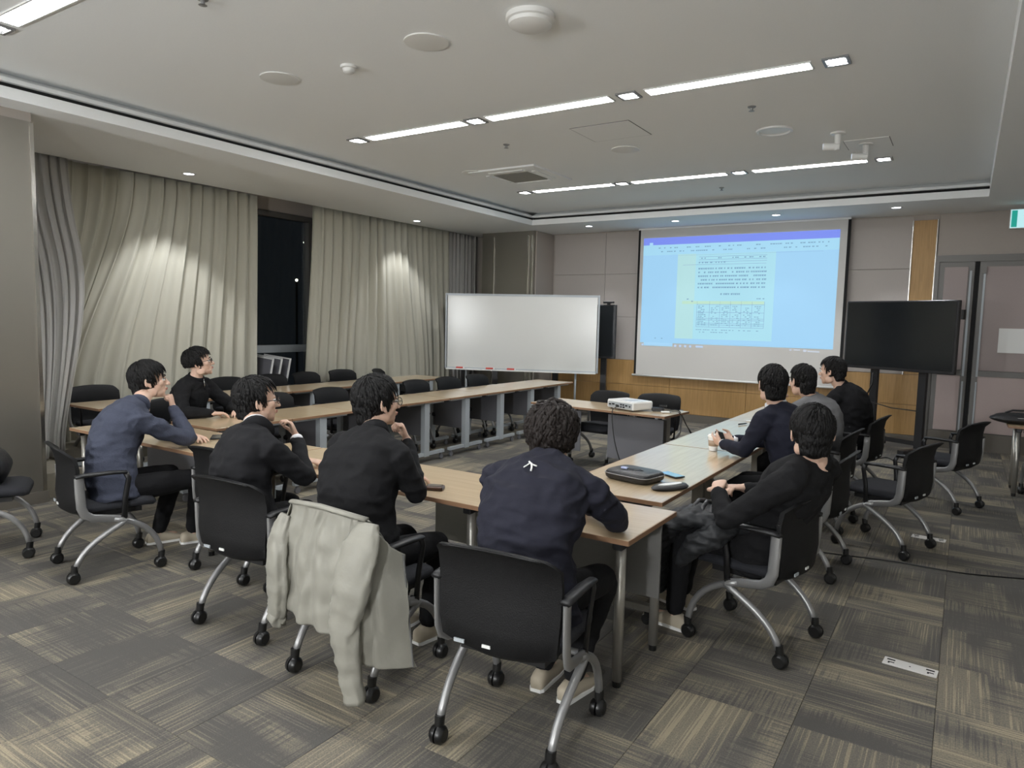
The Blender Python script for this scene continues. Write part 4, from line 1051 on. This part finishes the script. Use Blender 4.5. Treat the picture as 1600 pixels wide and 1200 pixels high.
# 4 man in the navy sweatshirt, leaning on the table, seen from behind
r4 = person('man in a navy sweatshirt leaning on the table, nearest the camera, wavy dark hair', (-1.42, 2.36, .55), (-1.52, 2.68, 1.03), (-1.575, 2.80, 1.135), 4, -14, 4,
  {'R': ((-1.265, 2.87, .765), (-1.50, 3.02, .775), dict(d=(-.9, .3, -.02), palm=(0, 0, -1), thumb=(0, 1, 0), curl=(.2, .4, .3))),
   'L': ((-1.86, 2.93, .775), (-1.60, 3.06, .775), dict(d=(.9, .2, -.02), palm=(0, 0, -1), thumb=(0, 1, 0), curl=(.2, .4, .3)))},
  {'R': leg(-1.30, 2.84, .51, -1.36, 2.66, .1, 1), 'L': leg(-1.54, 2.84, .51, -1.52, 2.68, -.1, 1)},
  'navy', dict(vol=.024, nape=.88, front=.25, side=.50, ln=.11, n=300, wave=.008, th=1.55), hairm='hairbrown', girth=1.14, sh=.235, slouch=.13, hem=.10, fold=.013, srise=-.01)
# 5 man leaning back, right foreground
person('man in black reclining with a padded coat, seen from behind in the right foreground', (-.82, 3.72, .52), (-.585, 3.70, 1.00), (-.605, 3.665, 1.145), 24, -2, 76,
  {'L': ((-.93, 3.42, .70), (-1.03, 3.60, .80), dict(d=(-.15, .7, .25), palm=(0.1, .3, -.9) if False else (.2, .5, -.8), thumb=(-.6, .1, .5), curl=(1.1, 1.2, .8), spread=.03)),
   'R': ((-.70, 4.06, .72), (-.98, 3.92, .76), dict(d=(-.6, -.7, .1), palm=(0, 0, -1), thumb=(-.8, .4, 0), curl=(.6, .7, .5)))},
  {'L': leg(-1.20, 3.60, .55, -1.24, 3.62, -.9, .2), 'R': leg(-1.22, 3.84, .54, -1.30, 3.92, -.9, .3)},
  'blacktop', dict(vol=.013, nape=.74, front=.2, side=.22, ln=.075, n=320), slouch=-.02, hem=.10, sh=.215, girth=1.08, fold=.009)
# 6 man in the navy suit with the cup
person('man in a navy suit holding a phone beside a paper cup at the right row', (-.93, 5.08, .55), (-1.08, 5.10, 1.10), (-1.12, 5.11, 1.255), 34, -2, 68,
  {'L': ((-1.23, 4.90, .80), (-1.44, 5.08, .795), dict(d=(-.75, .55, .12), palm=(.3, .8, .5), thumb=(-.1, -.2, 1), curl=(.25, .4, .3), spread=.08)),
   'R': ((-1.20, 5.38, .80), (-1.42, 5.28, .80), dict(d=(-.85, -.25, .15), palm=(-.1, -.8, .5), thumb=(0, -.1, 1), curl=(.3, .5, .3), spread=.08))},
  {'L': leg(-1.32, 5.00, .53, -1.30, 4.98, -1, .1), 'R': leg(-1.32, 5.20, .53, -1.30, 5.22, -1, .1)},
  'navysuit', dict(vol=.010, nape=.72, front=.2, side=.15, ln=.06, n=260), collar='shirt', shoe='shoedark', slouch=.07, hem=.10)
# 7 man in grey
person('man in a grey knit top, hand at mouth, beyond the navy suit', (-.98, 6.28, .54), (-1.05, 6.25, 1.065), (-1.13, 6.24, 1.21), 50, -4, 62,
  {'L': ((-1.28, 6.10, .78), (-1.30, 6.22, 1.00), dict(d=(.15, .15, .95), palm=(.8, .2, 0), thumb=(.2, .9, 0) if False else (0, .9, .3), curl=(.9, 1.0, .7), spread=.04)),
   'R': ((-1.22, 6.55, .78), (-1.42, 6.42, .765), dict(d=(-.6, -.8, -.02), palm=(0, 0, -1), thumb=(-.8, .4, 0), curl=(.3, .4, .3)))},
  {'L': leg(-1.38, 6.18, .53, -1.36, 6.16, -1, .1), 'R': leg(-1.38, 6.38, .53, -1.36, 6.40, -1, .1)},
  'greytop', dict(vol=.010, nape=.74, front=.2, side=.18, ln=.06, n=220), slouch=.09, hem=.10)
# 8 farthest man on the right
person('man in a dark jacket in left profile, farthest of the men on the right', (-.86, 7.48, .55), (-.98, 7.44, 1.085), (-1.075, 7.42, 1.235), 78, -2, 74,
  {'L': ((-1.16, 7.24, .79), (-1.42, 7.32, .765), dict(d=(-.9, .3, -.02), palm=(0, 0, -1), thumb=(.1, .9, 0), curl=(.3, .4, .3))),
   'R': ((-1.12, 7.74, .79), (-1.42, 7.62, .765), dict(d=(-.9, -.3, -.02), palm=(0, 0, -1), thumb=(.1, -.9, 0), curl=(.3, .4, .3)))},
  {'L': leg(-1.28, 7.38, .53, -1.26, 7.38, -1, 0), 'R': leg(-1.28, 7.58, .53, -1.26, 7.58, -1, 0)},
  'blacksuit', dict(vol=.013, nape=.62, front=.28, side=.05, ln=.065, n=240, wave=.001), collar='stand', slouch=.09, hem=.10, girth=1.08)
# 9 man in the zip top by the curtain
person('man in a black zip top and glasses looking up, before the curtain', (-6.10, 3.85, .54), (-6.00, 3.86, 1.055), (-5.965, 3.875, 1.205), -38, 12, -62,
  {'R': ((-5.80, 3.60, .78), (-5.62, 3.78, .765), dict(d=(.4, .9, -.02), palm=(0, 0, -1), thumb=(-.9, .3, 0), curl=(.3, .4, .3))),
   'L': ((-5.86, 4.14, .78), (-5.62, 4.02, .765), dict(d=(.8, -.6, -.02), palm=(0, 0, -1), thumb=(.5, .8, 0), curl=(.3, .4, .3)))},
  {'R': leg(-5.70, 3.76, .53, -5.74, 3.74, 1, .1), 'L': leg(-5.70, 3.98, .53, -5.74, 3.98, 1, .1)},
  'blacktop', dict(vol=.019, nape=.45, front=.30, side=.02, ln=.07, n=300, wave=.003), glasses=True, collar='stand', slouch=.05, hem=.10, zipper=True)

# ================================================================== THINGS ON AND AROUND THE TABLES
# projector
t = thing('projector', 'white projector on the middle table with cables', 'projector', (-3.02, 7.06, .722), -22)
BX('casing', M['white'], (0, 0, .055), (.40, .30, .085), t, .010)
BX('top_cover', mat('projector_top', srgb(236, 238, 238), .25), (0, 0, .099), (.385, .285, .006), t, .003)
BX('top_panel', mat('projector_grey', srgb(190, 200, 208), .3), (.06, -.01, .1035), (.14, .14, .003), t)
f = MB()
for k, (x, w_, z) in enumerate(((-.15, .035, .05), (-.10, .04, .055), (-.04, .05, .045), (.02, .025, .06), (.055, .025, .06), (.10, .03, .055), (.15, .02, .05), (.02, .02, .035), (.06, .03, .035))):
    f.box((x, -.151, z), (w_, .004, .016))
f.build('ports', M['black'], t)
BX('port_plate', M['bluemetal'], (0, -.1495, .05), (.36, .003, .06), t)
MB().tube([(.10, .148, .055), (.10, .165, .055)], .035, 18).build('lens', M['tv'], t, True)
for x in (-.16, .16): MB().cyl((x, -.11, .0), .014, .016, 12).build('foot', M['black'], t)
def cable(label, pts, r=.005, nm='cable'):
    P = []
    pts = [V(p) for p in pts]
    for i in range(len(pts) - 1):
        p0, p1, p2, p3 = pts[max(i - 1, 0)], pts[i], pts[i + 1], pts[min(i + 2, len(pts) - 1)]
        for q in range(6):
            u = q / 6; P.append(.5 * ((2 * p1) + (-p0 + p2) * u + (2 * p0 - 5 * p1 + 4 * p2 - p3) * u * u + (-p0 + 3 * p1 - 3 * p2 + p3) * u ** 3))
    P.append(pts[-1])
    return tag(MB().tube(P, r, 7).build(nm, M['rubber'], None, True), label, 'cable')
cable('black cable hanging from the back of the projector down to the floor', [(-3.08, 6.91, .76), (-3.09, 6.83, .755), (-3.09, 6.76, .70), (-3.05, 6.74, .45), (-2.98, 6.76, .2), (-2.9, 6.8, .01), (-2.7, 6.95, .008)])
cable('black cable looping off the right end of the projector table', [(-2.78, 7.12, .735), (-2.60, 7.15, .74), (-2.50, 7.18, .73), (-2.42, 7.2, .58), (-2.28, 7.26, .38), (-2.12, 7.3, .30), (-1.99, 7.3, .5), (-1.94, 7.3, .66)], .006)
cable('thin black cable sagging between projector table and right row', [(-2.74, 7.02, .73), (-2.56, 7.08, .735), (-2.46, 7.12, .70), (-2.30, 7.22, .34), (-2.2, 7.26, .12), (-2.1, 7.3, .01), (-1.8, 7.4, .008)], .004)
t = thing('power_adapter', 'black power adapter with coiled cord right of the projector', 'adapter', (-2.72, 7.12, .722), 10)
BX('body', M['black'], (0, 0, .02), (.13, .06, .035), t, .006)
MB().tube([(.05 + .04 * math.cos(a), .02 + .03 * math.sin(a), .042 + .002 * a) for a in [q * .5 for q in range(26)]], .0035, 6).build('cord', M['rubber'], t, True)
t = thing('cable_adapter', 'small white cable adapter on the projector table corner', 'adapter', (-2.60, 7.02, .722), 25)
BX('body', M['white'], (0, 0, .01), (.09, .035, .018), t, .004); BX('plug', M['greymetal'], (.055, 0, .01), (.02, .018, .010), t)
# pouch + dongle + phone + folder on the right row
t = thing('pouch', 'thick black zip pouch at the near end of the right row', 'pouch', (-1.62, 3.90, .722), -12)
def pil(hw, hh, z0, h, n=7):
    rs = []
    for k in range(n):
        q = k / (n - 1); s_ = 1 - .10 * abs(2 * q - 1) ** 3; rs.append([V((x * s_, y * s_, z0 + h * q)) for (x, y) in [(hw * (abs(math.cos(a)) ** .35) * (1 if math.cos(a) > 0 else -1), hh * (abs(math.sin(a)) ** .35) * (1 if math.sin(a) > 0 else -1)) for a in [math.tau * i / 28 for i in range(28)]]])
    return rs
MB().rings(pil(.155, .12, 0, .055)).build('body', mat('black_leatherette', (.020, .020, .021, 1), .38, bump=.25, scale=90), t, True, angle=50)
MB().tube([(.157 * (abs(math.cos(a)) ** .35) * (1 if math.cos(a) > 0 else -1), .122 * (abs(math.sin(a)) ** .35) * (1 if math.sin(a) > 0 else -1), .036) for a in [math.tau * i / 32 for i in range(33)]], .003, 6).build('zip', M['greymetal'], t, True)
t = thing('memory_stick', 'pale blue memory stick with a thin cord lying on the black pouch', 'adapter', (-1.68, 3.885, .778), -6)
BX('body', mat('pale_blue_plastic', srgb(190, 200, 235), .3), (0, 0, .007), (.042, .025, .012), t, .003)
MB().tube([(.02, 0, .006), (.05, .02, .004), (.09, .035, .004), (.12, .01, .004), (.09, -.015, .004), (.04, -.005, .004)], .002, 6).build('cord', M['rubber'], t, True)
def phone(label, p, rot, col):
    t = thing('phone', label, 'phone', p, rot)
    BX('case', M['black'], (0, 0, .005), (.076, .155, .009), t, .003); BX('glass', col, (0, 0, .0102), (.070, .149, .0012), t); return t
phone('phone with a blue glass face lying behind the black pouch', (-1.47, 4.13, .722), 62, mat('phone_glass_blue', srgb(120, 170, 210), .06, coat=1))  # the glass itself is coloured blue
phone('black phone in front of the man in the blue-grey sweater', (-4.72, 3.20, .722), 50, M['tv'])
phone('black phone beside the right arm of the man in the suit with glasses', (-3.66, 2.98, .722), -40, M['tv'])
t = thing('glasses_case', 'curved black open case with a white strip, on the right row edge', 'case', (-1.36, 3.80, .722), 60)
def lens_(hw, hh, z): return [V((hw * math.cos(a), hh * math.sin(a), z)) for a in [math.tau * i / 24 for i in range(24)]]
MB().rings([lens_(.12, .055, 0), lens_(.128, .062, .010), lens_(.11, .05, .024)]).build('shell', M['black'], t, True, angle=50)
MB().rings([lens_(.085, .022, .024), lens_(.085, .022, .028)]).build('strip', M['white'], t)
t = thing('card_tin', 'small brown and silver tin on the table between the front men', 'box', (-2.40, 2.96, .722), 24)
BX('body', mat('brown_tin', srgb(70, 48, 38), .35, .3), (0, 0, .010), (.10, .065, .020), t, .004); BX('lid', mat('tin_lid', srgb(150, 142, 135), .25, .7), (0, 0, .0215), (.08, .048, .003), t)
# cup
t = thing('paper_cup', 'white paper cup with lid between the hands of the man in navy', 'cup', (-1.53, 5.17, .722), 0)
MB().lathe((0, 0, 0), [(.001, .001), (.030, 0), (.042, .105), (.040, .106), (.001, .10)], 24).build('body', M['white'], t, True, angle=50)
MB().lathe((0, 0, .103), [(.045, 0), (.045, .006), (.041, .008), (.039, .017), (.035, .018), (.001, .015)], 24).build('lid', mat('cup_lid', srgb(235, 232, 226), .35), t, True, angle=50)
MB().lathe((0, 0, .035), [(.0345, 0), (.0395, .045)], 24).build('sleeve', mat('kraft_sleeve', srgb(160, 140, 120), .8), t, True)
phone('dark phone held in the hands of the man in navy', (-1.47, 5.17, .80), 40, M['tv']).rotation_euler = (R(50), R(10), R(60))
for p, rot, lab in (((-1.76, 7.35, .722), 85, 'black pen on the right row near the man in grey'), ((-1.72, 6.72, .722), 70, 'short black marker on the right row beside the grey top')):
    t = thing('pen', lab, 'pen', p, rot)
    MB().tube([(-.065, 0, .007), (.05, 0, .007), (.07, 0, .007)], [.006, .006, .002], 8).build('barrel', M['black'], t, True); BX('clip', M['chrome'], (-.045, 0, .014), (.04, .003, .002), t)
t = thing('notepad', 'small white note paper on the right row near the far men', 'paper', (-1.72, 7.0, .722), 20); BX('sheet', M['white'], (0, 0, .003), (.08, .05, .005), t); BX('binding', M['bluemetal'], (0, .025, .0035), (.08, .006, .006), t)
# bags
def bag(name, label, p, rot, s3, m):
    t = thing(name, label, 'bag', p, rot); mb = MB(); rs = []
    for k in range(12):
        q = k / 11; z = s3[2] * q; prof = math.sin(math.pi * min(1, q * .86 + .12)) ** .45
        rs.append([V((s3[0] / 2 * prof * (abs(math.cos(a)) ** .6) * (1 if math.cos(a) > 0 else -1) * (1 + .10 * noise.noise(V((a, q * 4, 1)))), s3[1] / 2 * prof * (abs(math.sin(a)) ** .6) * (1 if math.sin(a) > 0 else -1) * (1 + .12 * noise.noise(V((a * 1.3, q * 4, 5)))), z)) for a in [math.tau * i / 32 for i in range(32)]])
    mb.rings(rs).build('body', m, t, True)
    MB().tube([(-s3[0] * .3, 0, s3[2] * .92), (-s3[0] * .2, .01, s3[2] * 1.16), (s3[0] * .05, .01, s3[2] * 1.2), (s3[0] * .2, 0, s3[2] * .95)], .010, 8).build('handle', M['black'], t, True)
    MB().tube([(-s3[0] * .42, -s3[1] * .35, s3[2] * .5), (0, -s3[1] * .52, s3[2] * .62), (s3[0] * .42, -s3[1] * .33, s3[2] * .5)], .004, 6).build('zip', M['greymetal'], t, True)
    return t
nylon = mat('black_nylon', (.012, .012, .014, 1), .5, bump=.6, scale=14)
bag('bag', 'flat black bag lying on the table at the right edge', (.58, 8.80, .722), 4, (.62, .30, .11), nylon)
bag('backpack', 'dark backpack slumped on the office chair at the left edge', (-5.51, 1.98, .475), -28, (.34, .30, .26), nylon)
# floor sockets
for (x, y, r_, lab) in ((-.12, 3.86, -5, 'white floor power socket plate in the right foreground'), (-.14, 6.39, -4, 'floor power socket plate behind the nearer empty right chair')):
    t = thing('floor_socket', lab, 'socket', (x, y, .0), r_)
    BX('plate', mat('socket_plate', srgb(206, 204, 200), .35), (0, 0, .003), (.235, .085, .006), t, .002)
    for sx in (-1, 1):
        MB().box((sx * .085, .016, .0066), (.036, .012, .0016)).box((sx * .085 + .004, -.013, .0066), (.028, .007, .0016)).box((sx * .085 - .006, -.021, .0066), (.008, .012, .0016)).build('outlet', M['dark'], t)
    MB().cyl((0, -.005, .006), .004, .001, 10).build('screw', M['dark'], t)
cable('dark cable lying across the carpet under the empty right chairs', [(-.95, 5.45, .006), (-.6, 5.52, .006), (-.3, 5.58, .006), (.1, 5.60, .006), (.5, 5.75, .006)], .005, 'floor_cable')
cable('black cable coiled on the floor before the television stand', [(-1.35, 10.2, .006), (-.9, 9.9, .006), (-.75, 10.1, .006), (-.6, 9.85, .006), (-.2, 9.6, .006)], .006, 'floor_cable')
cable('thin cable hanging on the wood panels left of the projection screen', [(-5.50, 11.55, 1.0), (-5.46, 11.56, .7), (-5.40, 11.56, .4), (-5.3, 11.5, .05), (-5.1, 11.4, .01)], .004)

# ------------------------------------------------------------------ jacket over the back of chair 3
jt = thing('jacket', 'pale grey-beige jacket draped over the chair back in the foreground', 'jacket', (-2.26, 2.085, -.018))
ox, oy = -2.30, 2.08
def jpanel(name, top, bot, bulge, seed, nu=60, nv=60, amp=.012, nf=3.2):
    """top/bot: world curves u->point ; hangs with folds that deepen downwards"""
    amp = amp * 1.5
    def fn(u, v):
        a, b = top(u), bot(u); p = a.lerp(b, v)
        n = V((0, -1, 0))
        f_ = noise.noise(V((u * nf * 2 + .35 * v, v * .9, seed))) * 1.5 + .5 * math.sin(u * nf * math.tau + 1.2 * noise.noise(V((u * 2, v * 2, seed + 4))))
        cr = noise.noise(V((u * 7, v * 6, seed + 9))) * .5
        p = p + n * (bulge * math.sin(math.pi * min(1, v * .8 + .1)) + amp * (f_ * (.35 + .9 * v) + cr)) + V((.3 * amp * math.sin(v * 9 + u * 4), 0, 0))
        return p - V((ox, oy, 0))
    o = MB().grid(fn, nu, nv).build(name, M['jacket'], jt, True)
    md = o.modifiers.new('thick', 'SOLIDIFY'); md.thickness = .005; md.offset = 1
    return o
def crv(pts):
    pts = [(u, V(p)) for u, p in pts]
    def f(u):
        for (a, b), (c, d) in zip(pts, pts[1:]):
            if u <= c: q = (u - a) / (c - a); return b.lerp(d, q * q * (3 - 2 * q) * .5 + q * .5)
        return pts[-1][1].copy()
    return f
yb = 2.015
# back panel behind the backrest
jpanel('back_panel', crv([(0, (-2.475, yb + .01, .855)), (.5, (-2.28, yb - .015, .868)), (1, (-2.06, yb, .852))]),
       crv([(0, (-2.56, yb - .02, .40)), (.4, (-2.36, yb - .05, .365)), (1, (-2.08, yb - .06, .36))]), .03, 1, amp=.016)
# front facing, folded over the top of the backrest
jpanel('front_fold', crv([(0, (-2.475, yb + .012, .858)), (.5, (-2.28, yb - .012, .872)), (1, (-2.02, yb, .852))]),
       crv([(0, (-2.50, yb + .12, .70)), (.5, (-2.28, yb + .10, .66)), (1, (-2.02, yb + .13, .70))]), -.01, 2, nu=30, nv=14, amp=.004)
# right hand side panel hanging outside the armrest, down to the zip
jpanel('side_panel', crv([(0, (-2.10, yb - .01, .855)), (.5, (-1.975, yb + .02, .80)), (1, (-1.93, yb + .13, .70))]),
       crv([(0, (-2.10, yb - .05, .34)), (.5, (-1.98, yb - .02, .26)), (1, (-1.87, yb + .12, .23))]), .03, 7, amp=.016, nf=1.6)
jpanel('left_flap', crv([(0, (-2.55, yb + .13, .72)), (.5, (-2.53, yb + .06, .80)), (1, (-2.47, yb, .856))]),
       crv([(0, (-2.62, yb + .08, .42)), (.5, (-2.62, yb + .0, .38)), (1, (-2.55, yb - .03, .37))]), .02, 11, amp=.012, nf=1.4, nu=30)
def sleeve(name, pts, rads, seed, amp=.010):
    P = []; Q = []
    pts = [V(p) for p in pts]
    for i in range(len(pts) - 1):
        for q in range(8): u = q / 8; P.append(pts[i].lerp(pts[i + 1], u)); Q.append(tuple(rads[i][k] * (1 - u) + rads[i + 1][k] * u for k in (0, 1)))
    P.append(pts[-1]); Q.append(rads[-1])
    mb = MB(); mb.tube(P, Q, 28, up=(1, 0, 0)); nv = []
    for i, p in enumerate(mb.v):
        r_, k = divmod(i, 28); c = P[min(r_, len(P) - 1)]; d = (V(p) - c); n = d.normalized() if d.length else V((0, 0, 1))
        w_ = noise.noise(V((k / 28 * 4 + 2 * math.sin(k / 28 * math.tau), r_ * .16, seed))) + .8 * (1 - 2.2 * abs(noise.noise(V((math.sin(k / 28 * math.tau) * 1.5, r_ * .30, seed + 7)))))
        nv.append(tuple(V(p) + n * amp * w_ - V((ox, oy, 0))))
    mb.v = nv; return mb.build(name, M['jacket'], jt, True)
sleeve('sleeve', [(-2.02, yb + .0, .845), (-2.015, yb - .045, .76), (-2.03, yb - .085, .60), (-2.06, yb - .095, .42), (-2.05, yb - .075, .24), (-2.03, yb - .06, .115)],
       [(.045, .018), (.085, .035), (.088, .042), (.075, .040), (.056, .034), (.040, .030)], 3, .013)
sleeve('sleeve', [(-2.50, yb - .01, .80), (-2.515, yb - .05, .68), (-2.50, yb - .06, .52), (-2.53, yb - .04, .38), (-2.56, yb - .03, .30)],
       [(.03, .018), (.05, .030), (.052, .034), (.044, .030), (.034, .026)], 5, .014)
MB().tube([V((-2.475, yb - .005, .864)) - V((ox, oy, 0)), V((-2.38, yb - .02, .874)) - V((ox, oy, 0)), V((-2.28, yb - .025, .880)) - V((ox, oy, 0)), V((-2.15, yb - .02, .872)) - V((ox, oy, 0)), V((-2.03, yb, .858)) - V((ox, oy, 0))], [(.010, .018)] * 5, 10, up=(0, 0, 1)).build('collar', M['jacket'], jt, True)
zz = MB()
for k in range(70):
    u = k / 69; zz.box(V((-1.928 + .058 * u, yb + .122 - .0 * u - .012, .70 - .46 * u)) - V((ox, oy, 0)), (.006, .006, .006))
zz.build('zip', M['greymetal'], jt)
# white arrow-like mark at the nape of the navy sweatshirt
root4, fw4, rt4, sp4, hm4 = r4
off4 = root4.location
top4 = [c for c in root4.children if c.name.startswith('top')][0]
bpy.context.view_layer.update()
def on_top(a, b):
    a = a * .8 + .040; b = b * .8 + .050
    o_ = sp4[9] + rt4 * a + V((0, 0, b)) - fw4 * .4 - off4
    ok, hit, n_, _ = top4.ray_cast(o_, fw4)
    return (hit + n_ * .004 + off4) if ok else (sp4[9] + rt4 * a + V((0, 0, b)) - fw4 * .12)
mk = MB()
for a, b, w_ in (((-.050, -.018), (-.022, -.030), .004), ((-.022, -.030), (.0, -.034), .0035), ((-.034, -.024), (-.012, -.052), .0045), ((-.040, -.022), (-.056, -.040), .003)):
    P = [on_top(a[0] + (b[0] - a[0]) * q / 3, a[1] + (b[1] - a[1]) * q / 3) for q in range(4)]
    mk.tube(P, w_, 6)
mk.build('neck_mark', M['white'], root4, True, off4)
# padded coat over the lap of the reclining man, sliding down towards the floor
ct = thing('padded_coat', 'black padded coat lying over the lap of the man reclining in the foreground', 'coat', (-1.10, 3.66, 0))
cm = MB(); L0 = [(-.86, 3.60, .64), (-.98, 3.58, .66), (-1.12, 3.56, .665), (-1.22, 3.56, .62), (-1.30, 3.58, .50), (-1.33, 3.60, .36), (-1.32, 3.62, .22)]
cm.tube(L0, [(.05, .07), (.06, .12), (.055, .14), (.06, .15), (.05, .15), (.045, .13), (.03, .10)], 20, up=(0, 0, 1), round_caps=True)
cm.tube([(-.94, 3.50, .64), (-.99, 3.44, .60), (-1.08, 3.42, .55), (-1.16, 3.44, .44)], [.05, .06, .055, .03], 14, round_caps=True)
remesh(cm, 'shell', M['dkshell'], .008, ct, ct.location, fold=.010, foldf=14)
for k in range(5):
    x = -.94 - k * .045
    q = MB(); q.tube([(x, 3.47 + .01 * k, .655), (x - .008, 3.53, .715), (x - .01, 3.60, .728), (x, 3.68, .71)], [(.018, .012)] * 4, 10, up=(0, 0, 1), round_caps=True)
    q.build('quilted_roll', mat('coat_quilt_%d' % k, (.05, .05, .052, 1), .45, bump=.5, scale=30), ct, True, ct.location)  # rolls in a paler grey than the shell
